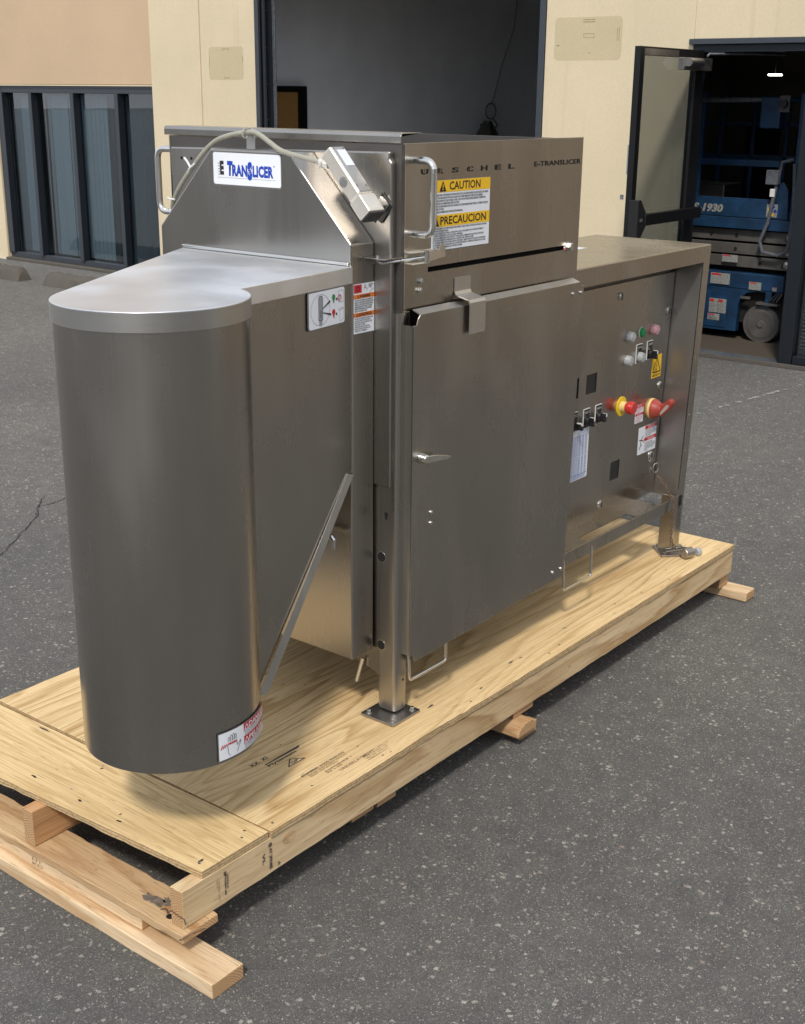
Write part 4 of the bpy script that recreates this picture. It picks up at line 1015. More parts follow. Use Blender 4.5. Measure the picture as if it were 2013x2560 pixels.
MB().lathe(gp + gd * .012, gd, [(0, .0095), (.003, .0115), (.010, .0115), (.013, .008), (.018, .007)], 16).build('gland_nut', M['chrome'], SWT)
# bracket plate with black rubber behind
mb = MB(); mb.prism([(.798, .170, 1.597), (.798, .138, 1.566), (.798, .172, 1.522), (.798, .203, 1.540)], (.0035, 0, 0)); mb.build('rubber_pad', M['black'], SM, bevel=.002)
mb = MB(); mb.prism([(.742, .160, 1.583), (.742, .146, 1.568), (.742, .158, 1.555), (.742, .172, 1.570)], (.055, 0, 0)); mb.build('actuator_tongue', M['bolt'], SM, bevel=.002)
mb = MB(); mb.prism([(.788, .168, 1.588), (.788, .147, 1.566), (.788, .165, 1.548), (.788, .186, 1.568)], (.0095, 0, 0)); mb.build('actuator_bracket', M['chrome'], SM, bevel=.0015)
MB().cyl((.787, .160, 1.572), (-1, 0, 0), .004, .004, 8).build('actuator_screw', M['steel_dull'], SM)
swb(.06, .192, -.0255, -.0197, .052, .056, M['black'], 'switch_base_gasket', SWT, .001)
# grey cable: gland -> tab on the lip -> down behind the left edge of the hood
cp = [gp + gd * .02, gp + gd * .045 + Vector((0, 0, .003)), (.705, .402, 1.684), (.72, .461, 1.703), (.735, .506, 1.718), (.742, .540, 1.7255), (.742, .583, 1.722), (.742, .622, 1.716), (.742, .668, 1.703), (.742, .712, 1.677), (.744, .764, 1.634), (.748, .818, 1.585), (.755, .858, 1.540), (.765, .872, 1.515), (.78, .875, 1.49)]
def smooth_path(p, n=6):
    p = [Vector(q) for q in p]; o_ = []
    for i in range(len(p) - 1):
        a = p[max(0, i - 1)]; b = p[i]; c = p[i + 1]; d = p[min(len(p) - 1, i + 2)]
        for k_ in range(n):
            t = k_ / n; o_.append(0.5 * ((2 * b) + (c - a) * t + (2 * a - 5 * b + 4 * c - d) * t * t + (3 * b - a - 3 * c + d) * t ** 3))
    o_.append(p[-1]); return o_
CB = MB().tube(smooth_path(cp), .0062, 12).build('switch_cable', M['cable'], SM)
mb = MB().prism([(.752, .545, 1.684), (.752, .545, 1.715), (.752, .550, 1.732), (.752, .562, 1.7365), (.752, .574, 1.732), (.752, .574, 1.684)], (.003, 0, 0)); mb.build('cable_tab', SB, SM, bevel=.0008)
MB().tube([(.735 + .010 * math.cos(a * .55), .560, 1.722 + .0115 * math.sin(a * .55)) for a in range(12)], .0022, 6).build('cable_tie', M['cable'], CB)
MB().tube([(.735, .765, 1.632), (.735, .777, 1.647), (.738, .790, 1.655)], .003, 6).build('cable_tie', M['white_plastic'], CB)
MB().tube([(.735, .748, 1.642), (.732, .768, 1.628), (.735, .776, 1.618)], .0022, 6).build('cable_tie', M['white_plastic'], CB)
MB().tube([(.748, .845, 1.545), (.746, .862, 1.545), (.75, .875, 1.548)], .0025, 6).build('cable_tie', M['white_plastic'], CB)

# logo plate on the hood
hp = PL((HXF, .655, 1.597), (0, -1, 0), (0, 0, 1))
LG = plate(hp, -.003, -.0035, .241, .085, M['label_edge'], 'logo_plate', SM, t=.0006, r=.008)
plate(hp, 0, 0, .235, .078, M['label_white'], 'plate_face', LG, t=.0005, lift=.0008, r=.006)
text(hp, .024, .0235, .014, .034, 'E', M['label_ink'], 'logo_letter', LG, lift=.0018, bold=.06)
mb = MB()
for k_ in range(5): mb.prism([hp.at(.018 + x, .0235 + k_ * .0068 + y, .0022) for x, y in ((0, 0), (.0085, 0), (.0085, .0018), (0, .0018))], hp.n * .0002)
mb.build('logo_stripes', M['label_grey'], LG)
text(hp, .050, .0215, .020, .0365, 'T', M['label_blue'], 'logo_letter', LG, lift=.0018, bold=.07, shear=.05)
text(hp, .0675, .0215, .053, .0285, 'RAN', M['label_blue'], 'logo_letters', LG, lift=.0018, bold=.05, spacing=1.02)
text(hp, .1212, .0130, .0172, .0455, 'S', M['label_blue'], 'logo_letter', LG, lift=.0019, bold=.07)
text(hp, .1395, .0215, .071, .0285, 'LICER', M['label_blue'], 'logo_letters', LG, lift=.0018, bold=.05, spacing=1.04)
mb = MB()
for k_ in range(3): mb.prism([hp.at(.1262 + x, .0300 + k_ * .0048 + y, .0026) for x, y in ((0, 0), (.0075, .0010), (.0075, .0015), (0, .0005))], hp.n * .0002)
mb.build('logo_slices', M['label_white'], LG)
mb = MB(); mb.prism([hp.at(.014 + x, .0165 + y, .0014) for x, y in ((0, 0), (.205, 0), (.205, .0008), (0, .0008))], hp.n * .0002); mb.build('logo_underline', M['label_grey'], LG)
mb = MB(); mb.cyl(hp.at(.213, .050, .0014), hp.n, .0018, .0003, 10); mb.build('logo_mark', M['label_blue'], LG)

# pictogram label on the housing side wall
pic = PL(wp(.529, 1.300), wd, (0, 0, 1))
PC = plate(pic, -.0025, -.003, .156, .090, M['label_edge'], 'pictogram_label', SM, t=.0022, r=.008)
plate(pic, 0, 0, .150, .084, M['label_white'], 'label_face', PC, t=.0005, lift=.0024, r=.006)
def ring(pl, cx, cy, rx, ry, wdt, mat, name, parent, lift):
    mb = MB(); n = 40; a_ = []
    for i in range(n):
        t = 2 * math.pi * i / n
        a_.append((mb.bm.verts.new(pl.at(cx + rx * math.cos(t), cy + ry * math.sin(t), lift)), mb.bm.verts.new(pl.at(cx + (rx - wdt) * math.cos(t), cy + (ry - wdt) * math.sin(t), lift))))
    for i in range(n): mb.bm.faces.new([a_[i][0], a_[(i + 1) % n][0], a_[(i + 1) % n][1], a_[i][1]])
    return mb.build(name, mat, parent, smooth=False)
def stroke(pl, pts, wdt, mat, name, parent, lift):
    mb = MB()
    for a, b in zip(pts, pts[1:]):
        d = Vector((b[0] - a[0], b[1] - a[1])); L = d.length
        if L < 1e-6: continue
        d /= L; n = Vector((-d.y, d.x)) * wdt / 2
        mb.bm.faces.new([mb.bm.verts.new(pl.at(q[0] + s_ * n.x, q[1] + s_ * n.y, lift)) for q, s_ in ((a, 1), (b, 1), (b, -1), (a, -1))])
    return mb.build(name, mat, parent, smooth=False)
L3 = .0034
ring(pic, .046, .042, .040, .036, .0007, M['label_ink'], 'drawn_circle', PC, L3)
poly(pic, [(.038, .018), (.055, .018), (.055, .070), (.052, .074), (.041, .074), (.038, .070)], M['label_grey'], 'drawn_switch', PC, lift=L3)
stroke(pic, [(.038, .018), (.055, .018), (.055, .070), (.052, .074), (.041, .074), (.038, .070), (.038, .018)], .001, M['label_ink'], 'drawn_outline', PC, L3 + .0006)
poly(pic, [(.041, .006), (.052, .006), (.052, .0175), (.041, .0175)], M['label_grey'], 'drawn_switch_head', PC, lift=L3)
for k_ in range(3): ring(pic, .047, .026 + k_ * .006, .004, .0022, .0008, M['label_ink'], 'drawn_detail', PC, L3 + .0006)
poly(pic, [(.055, .043), (.088, .056), (.086, .060), (.055, .0445)], M['label_ink'], 'pointer', PC, lift=L3)
poly(pic, [(.055, .034), (.091, .024), (.090, .0285), (.055, .0355)], M['label_ink'], 'pointer', PC, lift=L3)
for cy, mt in ((.062, 'label_green'), (.027, 'label_red')):
    mb = MB(); mb.cyl(pic.at(.102, cy + .003, L3), pic.n, .0068, .0003, 18); mb.prism([pic.at(.1 + x, cy - .01 + y, L3) for x, y in ((0, 0), (.004, 0), (.0055, .008), (-.0015, .008))], pic.n * .0003)
    mb.build('drawn_lamp', M[mt], PC)
    mb = MB(); mb.cyl(pic.at(.1145, cy - .003, L3), pic.n, .003, .0003, 12); mb.build('drawn_dot', M['label_ink'], PC)
stroke(pic, [(.124, .050), (.146, .050), (.146, .077), (.124, .077), (.124, .050)], .0006, M['label_ink'], 'drawn_door', PC, L3)
ring(pic, .127, .061, .0085, .0075, .0018, M['label_red'], 'prohibition_ring', PC, L3 + .0005)
stroke(pic, [(.122, .055), (.132, .067)], .0018, M['label_red'], 'prohibition_bar', PC, L3 + .0005)
stroke(pic, [(.124, .034), (.146, .036), (.146, .010), (.130, .004), (.128, .030), (.124, .034)], .0006, M['label_ink'], 'drawn_open_door', PC, L3)
stroke(pic, [(.128, .030), (.146, .036)], .0006, M['label_ink'], 'drawn_open_door', PC, L3)
# warning label on the hood box side
wl = PL((.7225, .197, 1.262), (1, 0, 0), (0, 0, 1)); WW, WH = .078, .120
WL = plate(wl, -.0015, -.002, WW + .003, WH + .004, M['label_edge'], 'warning_label', SM, t=.0005, r=.003)
plate(wl, 0, 0, WW, WH, M['label_white'], 'label_face', WL, t=.0004, lift=.0006)
plate(wl, 0, .0845, WW, .0105, M['label_orange'], 'label_band', WL, t=.0003, lift=.0012)
plate(wl, 0, .040, WW, .0105, M['label_orange'], 'label_band', WL, t=.0003, lift=.0012)
plate(wl, .001, .0985, .029, .020, M['label_red'], 'label_picture', WL, t=.0003, lift=.0012)
ring(wl, .0155, .1085, .0065, .0065, .002, M['label_ink'], 'drawn_wheel', WL, .0019)
text(wl, .022, .0862, .040, .0072, 'WARNING', M['label_ink'], 'label_title', WL, lift=.0018, bold=.04)
text(wl, .018, .0417, .050, .0072, 'ADVERTENCIA', M['label_ink'], 'label_title', WL, lift=.0018, bold=.03)
stroke(wl, [(.013, .0865), (.0205, .0865), (.0168, .0925), (.013, .0865)], .0012, M['label_ink'], 'alert_symbol', WL, .0018)
stroke(wl, [(.009, .042), (.0165, .042), (.0128, .048), (.009, .042)], .0012, M['label_ink'], 'alert_symbol', WL, .0018)
text(wl, .003, .0525, WW - .006, .030, 'DO NOT USE THE MANUAL RELEASE TO\nUNLOCK THE GUARD LOCKING SWITCH\nWHEN CUTTING PARTS ARE ROTATING.\nSERIOUS INJURY MAY RESULT. SEE THE\nINSTRUCTION MANUAL FOR PROPER\nUSE OF THE RELEASE TOOL.', M['label_ink'], 'label_text', WL, lift=.0014, bold=.03)
text(wl, .003, .004, WW - .008, .034, 'NO HAGA USO DEL DESBLOQUEO MANUAL PARA\nSOLTAR EL INTERRUPTOR DE BLOQUEO DE\nPROTECTORES CUANDO LAS PIEZAS DE CORTE\nESTEN GIRANDO. SE PUEDEN\nSUFRIR LESIONES GRAVES. CONSULTE EL\nMANUAL DE INSTRUCCIONES PARA EL USO\nAPROPIADO DE LA HERRAMIENTA.', M['label_ink'], 'label_text', WL, lift=.0014, bold=.02)
text(wl, .056, .1075, .019, .010, 'READ MANUAL\nBEFORE USE\nOF TOOL', M['label_ink'], 'label_text', WL, lift=.0014, bold=.02)
def hand(pl, x, y, s, parent, lift, ink, cut):
    o_ = [(.25, 0), (.18, .22), (.10, .45), (.02, .48)]
    stroke(pl, [(x + a * s, y + b * s) for a, b in ((.30, 0), (.22, .15), (.20, .42), (.16, .55))], s * .022, M[ink], 'drawn_hand', parent, lift)
    stroke(pl, [(x + a * s, y + b * s) for a, b in ((.72, .02), (.78, .2), (.95, .42), (.93, .52), (.84, .42), (.72, .34), (.70, .52))], s * .022, M[ink], 'drawn_hand', parent, lift)
    for i, (fx, fh) in enumerate(((.22, .22), (.35, .30), (.48, .33), (.60, .26))):
        stroke(pl, [(x + a * s, y + b * s) for a, b in ((fx, .66), (fx, .66 + fh * .8), (fx + .045, .66 + fh), (fx + .09, .66 + fh * .8), (fx + .09, .66))], s * .018, M[ink], 'drawn_finger', parent, lift)
        stroke(pl, [(x + a * s, y + b * s) for a, b in ((fx - .02, .50), (fx + .02, .60), (fx + .05, .52), (fx + .08, .62), (fx + .11, .53))], s * .03, M[cut], 'drawn_cut', parent, lift)
hand(wl, .034, .0985, .019, WL, .0016, 'label_ink', 'label_red')
stroke(wl, [(.060, .097), (.072, .105), (.074, .104)], .0012, M['label_grey'], 'drawn_tool', WL, .0016)

# danger label wrapped on the drum
def onc(x, y, h):        # x = arc length from -103.3 deg, y = height above .454
    a = R(-103.3) + x / rr; q = rr + .002 + h; return (c0[0] + q * math.cos(a), c0[1] + q * math.sin(a), .4545 + y)
def cplate(x0, x1, y0, y1, h, mat, name, parent):
    n = max(2, int((x1 - x0) / .006)); rows = []
    for yy in (y0, y1): rows.append([onc(x0 + (x1 - x0) * i / n, yy, h) for i in range(n + 1)])
    return MB().sheet(rows).build(name, mat, parent, smooth=True)
DL = cplate(-.0025, .186, -.0025, .0655, .0004, M['label_edge'], 'danger_label', SM)
cplate(0, .183, 0, .063, .0009, M['label_white'], 'label_face', DL)
cplate(.071, .183, .045, .063, .0014, M['label_red'], 'label_band', DL)
cplate(.071, .183, .014, .033, .0014, M['label_red'], 'label_band', DL)
ctext = lambda x, y, w_, h_, s_, mt, b=.02: text(None, x, y, w_, h_, s_, M[mt], 'label_text', DL, lift=.0021, bold=b, wrap=onc)
class _C:                 # cylinder "plane" for the stroke helpers
    n = Vector((0, -1, 0))
    @staticmethod
    def at(a, b, h=0.0): return Vector(onc(a, b, h))
ctext(.089, .0475, .085, .013, 'DANGER', 'label_white'); ctext(.089, .0165, .085, .013, 'PELIGRO', 'label_white')
stroke(_C, [(.073, .0475), (.087, .0475), (.080, .060), (.073, .0475)], .0022, M['label_white'], 'alert_symbol', DL, .0021)
stroke(_C, [(.073, .0165), (.087, .0165), (.080, .029), (.073, .0165)], .0022, M['label_white'], 'alert_symbol', DL, .0021)
ctext(.073, .035, .105, .0082, 'DO NOT OPERATE WITH GUARDS REMOVED.\nROTATING KNIVES CAN CAUSE AMPUTATION.', 'label_ink', 0)
ctext(.073, .003, .105, .0095, 'NO HAGA FUNCIONAR SIN PROTECTORES.\nLAS CUCHILLAS PUEDEN AMPUTAR.', 'label_ink', 0)
hand(_C, .012, .006, .050, DL, .0018, 'label_ink', 'label_red')
for k_ in range(3): stroke(_C, [(.004 + k_ * .005, .026 + k_ * .001), (.009 + k_ * .005, .036)], .002, M['label_red'], 'drawn_motion', DL, .0018)

# ---- front post and foot
PX0, PX1, PY0, PY1 = .808, .862, .126, .189
def rtube(x0, x1, y0, y1, z0, z1, r, mat, name, parent=SM):
    pts = [(x0 + a, y0 + b, z0) for a, b in rrect(x1 - x0, y1 - y0, r, 5)]
    return MB().prism(pts, (0, 0, z1 - z0)).build(name, mat, parent, smooth=True)
PT = rtube(PX0, PX1, PY0, PY1, .227, 1.309, .013, S_, 'post')
mb = MB().prism([(.8085, .180, .86), (.8085, .262, .86), (.8085, .262, .346), (.8085, .199, .330), (.8085, .180, .318)], (.003, 0, 0)); mb.build('post_web', S_, SM)
for (yy, zz, r_) in ((.1635, .665, .0135), (.1635, .413, .0135)):
    MB().cyl((PX0 + .0003, yy + .012, zz), (-1, 0, 0), r_ + .0012, .0006, 26).build('hole_rim', SBR, PT)
    MB().cyl((PX0 - .0002, yy + .012, zz), (-1, 0, 0), r_ - .0004, .0004, 26).build('hole', M['void'], PT)
mb = MB(); mb.cyl((PX0 + .0002, .160, .786), (-1, 0, 0), .006, .0012, 16); mb.prism([(PX0 - .001, .157, .786), (PX0 - .001, .163, .786), (PX0 - .001, .163, .772), (PX0 - .001, .157, .772)], (-.0006, 0, 0)); mb.build('keyhole', M['void'], PT)
mb = MB()
for zz in (.80, .76, .70, .61, .55, .45, .36): mb.cyl((.846, PY0 + .0004, zz), (0, -1, 0), .0018, .0008, 8)
mb.build('rivet_row', SBR, PT)
MB().cyl((.842, PY0 + .0004, .313), (0, -1, 0), .0035, .001, 10).build('hole', M['void'], PT)
def foot(x, y, sx, sy, parent=SM, ang=0, corners=((-1, -1), (1, -1), (-1, 1), (1, 1))):
    mb = MB(); ca, sa = math.cos(R(ang)), math.sin(R(ang))
    P_ = [(x + (a * ca - b * sa), y + (a * sa + b * ca), ZD + .0012) for a, b in [(p[0] - sx, p[1] - sy) for p in rrect(2 * sx, 2 * sy, .006, 3)]]
    f_ = mb.prism(P_, (0, 0, .007)).build('foot_plate', SD, parent, bevel=.0012)
    for a, b in corners:
        a *= (sx - .017); b *= (sy - .017); q = Vector((x + a * ca - b * sa, y + a * sa + b * ca, ZD + .0082))
        mb = MB(); mb.cyl(q, (0, 0, 1), .0095, .0018, 18); mb.lathe(q + Vector((0, 0, .0018)), (0, 0, 1), [(0, .0062), (.006, .0062), (.0075, .005)], 6); mb.build('foot_bolt', M['bolt'], f_, smooth=False)
    return f_
foot(.8165, .148, .060, .058)
if False: MB().lathe((.835, .1575, ZD + .008), (0, 0, 1), [(0, .046), (.004, .040), (.007, .037)], 4).build('weld_fillet', SD, SM)
MB().tube([(.80, .232, .36), (.795, .240, .325), (.79, .247, .292)], .0055, 10).build('drain_pin', SBR, SM)
# hidden supports on the far side and rear legs
PT2 = rtube(PX0, PX1, .86, .92, .22, 1.309, .013, S_, 'post'); foot(.84, .89, .055, .055)
RL = []
# ---- big lower door
YD = .100
zb, zt = .388, 1.302
dp = [(.838, zb + .002), (.838, 1.278), (.851, 1.278), (.853, 1.290), (.862, 1.302), (1.634, 1.302), (1.640, 1.292), (1.655, 1.292), (1.655, 1.280), (1.643, .62), (1.636, .398), (1.612, .388), (.862, .362), (.852, .388)]
dp = [(.838, .388), (.838, 1.278), (.851, 1.279), (.855, 1.292), (.864, 1.3035), (1.632, 1.3035), (1.640, 1.292), (1.656, 1.292), (1.6225, .405), (1.608, .388), (.862, .366), (.852, .388)]
DR = MB().prism([(x, YD, z) for x, z in dp], (0, .004, 0)).build('lower_door', S_, SM, bevel=.0012)
MB().prism([(.864, YD + .001, 1.3035), (1.632, YD + .001, 1.3035), (1.632, YD + .026, 1.313), (.864, YD + .026, 1.313)], (0, 0, -.002)).build('door_top_fold', SB, DR)
MB().box(.8385, .8405, YD + .0045, YD + .028, .39, 1.277).build('door_edge_fold', SB, DR)
MB().prism([(.864, YD + .0045, .3665), (1.612, YD + .0045, .3885), (1.612, YD + .026, .3795), (.864, YD + .026, .3575)], (0, 0, .0015)).build('door_bottom_fold', SB, DR)
for x, z in ((.920, .776), (.919, .747), (1.555, .418), (1.603, .417), (1.591, 1.273), (1.636, 1.272)):
    MB().lathe((x, YD, z), (0, -1, 0), [(0, .0058), (.003, .0055), (.005, .0035), (.0056, .001)], 14).build('weld_stud', M['bolt'], DR)
# lever handle
mb = MB().lathe((.872, YD, .935), (0, -1, 0), [(0, .014), (.012, .013), (.022, .0115), (.024, .008)], 20)
mb.prism([(.868, YD - .015, .944), (.898, YD - .022, .942), (.948, YD - .026, .932), (.962, YD - .025, .926), (.948, YD - .023, .921), (.898, YD - .018, .924), (.868, YD - .012, .925)], (0, -.009, 0))
mb.build('door_lever', SBR, DR, bevel=.002)
text(PL((1.225, YD, 1.266), (1, 0, 0)), 0, 0, .045, .008, 'DOMEX', SBR, 'etched_text', DR, lift=.0008)
for z in (.854, .480): MB().cyl((.852, PY0 + .004, z), (0, -1, 0), .007, PY0 + .004 - YD - .004, 14).build('standoff', SBR, SM)
# hook strap over the door
hx0, hx1 = 1.049, 1.119
hs = [(YP - .001, 1.371), (YP - .001, 1.336), (YP - .006, 1.326), (YD - .006, 1.315), (YD - .010, 1.309), (YD - .010, 1.229)]
mb = MB(); rows = [[(x + (.009 if i > 2 else 0), y, z) for x in (hx0, hx1)] for i, (y, z) in enumerate(hs)]
mb.sheet(rows).build('hook_strap', M['steel_hook'], SM, solid=.003, bevel=.0)
# wire loops under the door
MB().tube(fillet([(.846, YD + .012, .40), (.850, YD + .010, .312), (1.015, YD + .010, .312), (1.015, YD + .012, .40)], .012), .0042, 10).build('wire_loop', SBR, SM)
MB().tube(fillet([(1.640, YD + .012, .43), (1.645, YD + .010, .327), (1.815, YD + .010, .327), (1.815, YD + .012, .43)], .012), .0042, 10).build('wire_loop', SBR, SM)

# ---- control cabinet (its right side leans in a little towards the foot, as photographed)
YC = .138; LE = .062
def sh(p): return (p[0] + (p[2] - 1.33) * LE * max(0, min(1, (p[0] - 1.68) / .85)), p[1], p[2])
def cbox(x0, x1, y0, y1, z0, z1, mat, name, parent=SM, bev=.003, seg=2):
    mb = MB().box(x0, x1, y0, y1, z0, z1)
    for v in mb.bm.verts: v.co = Vector(sh(v.co))
    return mb.build(name, mat, parent, bevel=bev, seg=seg)
XR = 2.590
YB = .60
CT = cbox(1.642, XR, YC + .004, YB, 1.326, 1.3315, S_, 'cabinet_top', bev=.002)
cbox(1.642, XR - .046, YC, YC + .004, 1.272, 1.3300, S_, 'cabinet_header', bev=.0018, seg=3)
cbox(XR - .0455, XR, YC, YC + .004, .240, 1.3300, S_, 'cabinet_stile', bev=.0018)
cbox(XR - .003, XR, YC + .0045, YB, .44, 1.3255, S_, 'cabinet_side', bev=0)
cbox(XR - .048, XR - .0455, YC + .0045, .262, .425, 1.3255, M['steel_dull'], 'inner_side_wall', bev=0)
cbox(1.642, XR - .046, YC + .0045, .262, 1.2725, 1.276, S_, 'header_return', bev=0)
mb = MB().box(1.642, 2.52, YC, YC + .003, .388, .432)
mb.build('bottom_rail', S_, SM, bevel=.0012)
cbox(1.642, XR - .004, YB - .003, YB, .44, 1.325, S_, 'cabinet_back', bev=0)
mb = MB(); V = {}
# perforated floor sheet: a slot shows the deck below
hx = (1.838, 2.168); hy = (.142, .180)
xs = (1.642, hx[0], hx[1], 2.335); ys = (YC + .0035, hy[0], hy[1], .246)
for i in range(3):
    for j in range(3):
        if i == 1 and j == 1: continue
        mb.box(xs[i], xs[i + 1], ys[j], ys[j + 1], .4325, .4345)
mb.build('cabinet_floor_sheet', S_, SM)
MB().box(1.642, 2.335, .2465, .2485, .405, .4345).build('floor_sheet_lip', SB, SM)
# enclosure behind the panel
YPn = .240
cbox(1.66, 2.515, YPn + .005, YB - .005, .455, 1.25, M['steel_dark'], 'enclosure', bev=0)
mb = MB(); V = {}
win = [(1.954, 2.024, .889, .9545), (1.888, 1.905, .8875, .9545), (2.172, 2.2385, .548, .6145)]
panel_hole(1.66, 2.536, .430, 1.2325, win, YPn, YPn + .003)
for v in mb.bm.verts: v.co = Vector(sh(v.co))
CP = mb.build('control_panel', S_, SM, smooth=False)
for a, b, c, d in win:
    cbox(a - .003, b + .003, YPn + .0035, YPn + .0042, c - .003, d + .003, M['black'], 'display_window', CP, bev=0)
cpn = lambda x, z, h=0.0: Vector(sh((x - (z - 1.33) * 0, YPn - h, z)))
for x, z in ((2.140, 1.189), (2.495, 1.099), (2.472, .833), (2.086, .479), (2.440, .580)):
    MB().lathe((x, YPn, z), (0, -1, 0), [(0, .0145), (.003, .014), (.006, .010), (.0075, .004)], 18).build('quarter_turn_stud', M['bolt'], CP)
    MB().box(x - .0035, x + .0035, YPn - .0085, YPn - .0072, z - .010, z + .010).build('stud_slot', M['steel_dark'], CP)
nA = (0, -1, 0)
def btn(x, z, mat, name, label=None, r=.0185, h=.021):
    o_ = MB().lathe((x, YPn, z), nA, [(0, r * 1.0), (h * .2, r), (h * .6, r * .95), (h * .9, r * .86), (h, r * .74), (h * .97, r * .60), (h * .72, r * .52), (h * .68, .001)], 26).build(name, M[mat], CP, label=label)
    return o_
btn(2.218, 1.044, 'clear_boot', 'push_button'); btn(2.215, .962, 'clear_boot', 'push_button'); btn(2.300, .962, 'clear_boot', 'push_button')
btn(2.392, 1.046, 'pink_boot', 'push_button', 'pinkish red button under a clear boot')
MB().lathe((2.308, YPn, 1.047), nA, [(0, .0185), (.003, .0185), (.0035, .0155), (.010, .0145), (.012, .008), (.0125, .001)], 24).build('green_button', M['green_lens'], CP, label='green illuminated button')
MB().lathe((2.308, YPn, 1.047), nA, [(0, .0195), (.002, .0195), (.0022, .017)], 24).build('button_bezel', M['white_plastic'], CP)
def legend(x, z, body):
    pl = PL((x, YPn, z), (1, 0, 0)); o_ = plate(pl, 0, 0, .041, .066, M['white_plastic'], 'legend_plate', CP, t=.002)
    plate(pl, .002, .002, .037, .062, M['black'], 'legend_face', o_, t=.0006, lift=.0022)
    text(pl, .005, .050, .030, .008, body, M['white_plastic'], 'legend_text', o_, lift=.0032)
    text(pl, .005, .036, .014, .010, 'I\nO', M['white_plastic'], 'legend_text', o_, lift=.0032); return o_
legend(1.858, .778, 'NO.2'); legend(1.937, .776, 'NO.3'); legend(2.015, .776, 'NO.4'); legend(2.355, .943, 'OFF'); legend(2.277, .942, 'JOG')
def knob(x, z, ang=25):
    o_ = MB().lathe((x, YPn - .002, z), nA, [(0, .0155), (.004, .0165), (.013, .0155), (.0145, .012)], 22).build('selector_knob', M['black'], CP)
    mb = MB(); ca, sa = math.cos(R(ang)), math.sin(R(ang))
    def q(a, b, h): return (x + a * ca - b * sa, YPn - .002 - h, z + a * sa + b * ca)
    mb.prism([q(-.006, -.015, .012), (q(.006, -.015, .012)), q(.006, .014, .012), q(-.006, .014, .012)], (0, -.018, 0)); mb.build('knob_grip', M['black'], o_, bevel=.003)
    mb = MB(); mb.prism([q(-.003, .004, .0302), q(.003, .004, .0302), q(.003, .0135, .0302), q(-.003, .0135, .0302)], (0, -.0006, 0)); mb.prism([q(-.003, .0142, .014), q(.003, .0142, .014), q(.003, .0148, .014), q(-.003, .0148, .014)], (0, -.016, 0)); mb.build('knob_pointer', M['white_plastic'], o_)
for x, z, a in ((1.880, .800, 35), (1.958, .800, 0), (2.036, .800, -10), (2.376, .962, 0)): knob(x, z, a)
# emergency stop
ES = MB().lathe((2.195, YPn, .806), nA, [(0, .0345), (.0025, .0345), (.003, .033)], 34).build('emergency_stop', M['yellow_plastic'], CP)
MB().lathe((2.195, YPn - .003, .806), nA, [(0, .019), (.016, .0175), (.017, .0165)], 26).build('stop_collar', M['cream_plastic'], ES)
MB().lathe((2.195, YPn - .020, .806), nA, [(0, .0150), (.004, .0155), (.008, .0215), (.014, .0235), (.026, .0225), (.031, .019), (.032, .001)], 30).build('stop_mushroom', M['red_plastic'], ES)
# rotary disconnect
RD_ = MB().lathe((2.424, YPn, .757), nA, [(0, .037), (.007, .037), (.008, .036)], 34).build('rotary_disconnect', M['cream_plastic'], CP)
MB().lathe((2.424, YPn - .008, .757), nA, [(0, .036), (.008, .035), (.022, .027), (.034, .018), (.036, .001)], 30).build('disconnect_body', M['dark_red_plastic'], RD_)
mb = MB().prism([(2.411, y, z) for y, z in ((.222, .735), (.214, .778), (.190, .782), (.172, .802), (.158, .800), (.154, .786), (.164, .768), (.196, .735))], (.028, 0, 0)); mb.build('disconnect_handle', M['dark_red_plastic'], RD_, bevel=.006, seg=3)
mb = MB().prism([(2.4098, y, z) for y, z in ((.200, .748), (.176, .782), (.166, .780), (.170, .770), (.196, .741))], (.001, 0, 0)); mb.build('handle_inlay', M['plate_grey'], RD_)
text(PL((2.394, YPn - .0125, .730), (1, 0, 0)), 0, 0, .018, .012, 'OFF', M['label_ink'], 'disconnect_text', RD_, lift=.0006)
# high voltage sign
hv = PL((2.404, YPn, .868), (1, 0, 0)); HV = plate(hv, 0, 0, .070, .081, M['label_yellow'], 'high_voltage_label', CP, t=.0005)
stroke(hv, [(.006, .020), (.064, .020), (.035, .073), (.006, .020)], .0042, M['label_ink'], 'voltage_triangle', HV, .0009)
stroke(hv, [(.038, .060), (.031, .044), (.039, .043), (.033, .026)], .003, M['label_ink'], 'voltage_bolt', HV, .0010)
poly(hv, [(.029, .030), (.038, .030), (.032, .023)], M['label_ink'], 'voltage_arrow', HV, lift=.0008)
text(hv, .006, .004, .058, .009, '480 VOLTS', M['label_ink'], 'label_text', HV, lift=.0009, bold=.02)
# small red danger label
ms = PL((2.302, YPn, .722), (1, 0, 0)); MS = plate(ms, 0, 0, .060, .066, M['label_white'], 'small_danger_label', CP, t=.0005)
plate(ms, 0, .054, .060, .012, M['label_red'], 'label_band', MS, t=.0003, lift=.0006); plate(ms, 0, .026, .060, .009, M['label_red'], 'label_band', MS, t=.0003, lift=.0006)
text(ms, .012, .056, .034, .008, 'DANGER', M['label_white'], 'label_title', MS, lift=.0012); text(ms, .012, .0275, .034, .006, 'PELIGRO', M['label_white'], 'label_title', MS, lift=.0012)
text(ms, .004, .037, .052, .015, 'DISCONNECT AND LOCK OUT\nPOWER BEFORE OPENING\nTHIS ENCLOSURE', M['label_red'], 'label_text', MS, lift=.0009); text(ms, .004, .003, .052, .020, 'DESCONECTE Y BLOQUEE\nLA CORRIENTE ANTES DE\nABRIR EL GABINETE', M['label_red'], 'label_text', MS, lift=.0009)
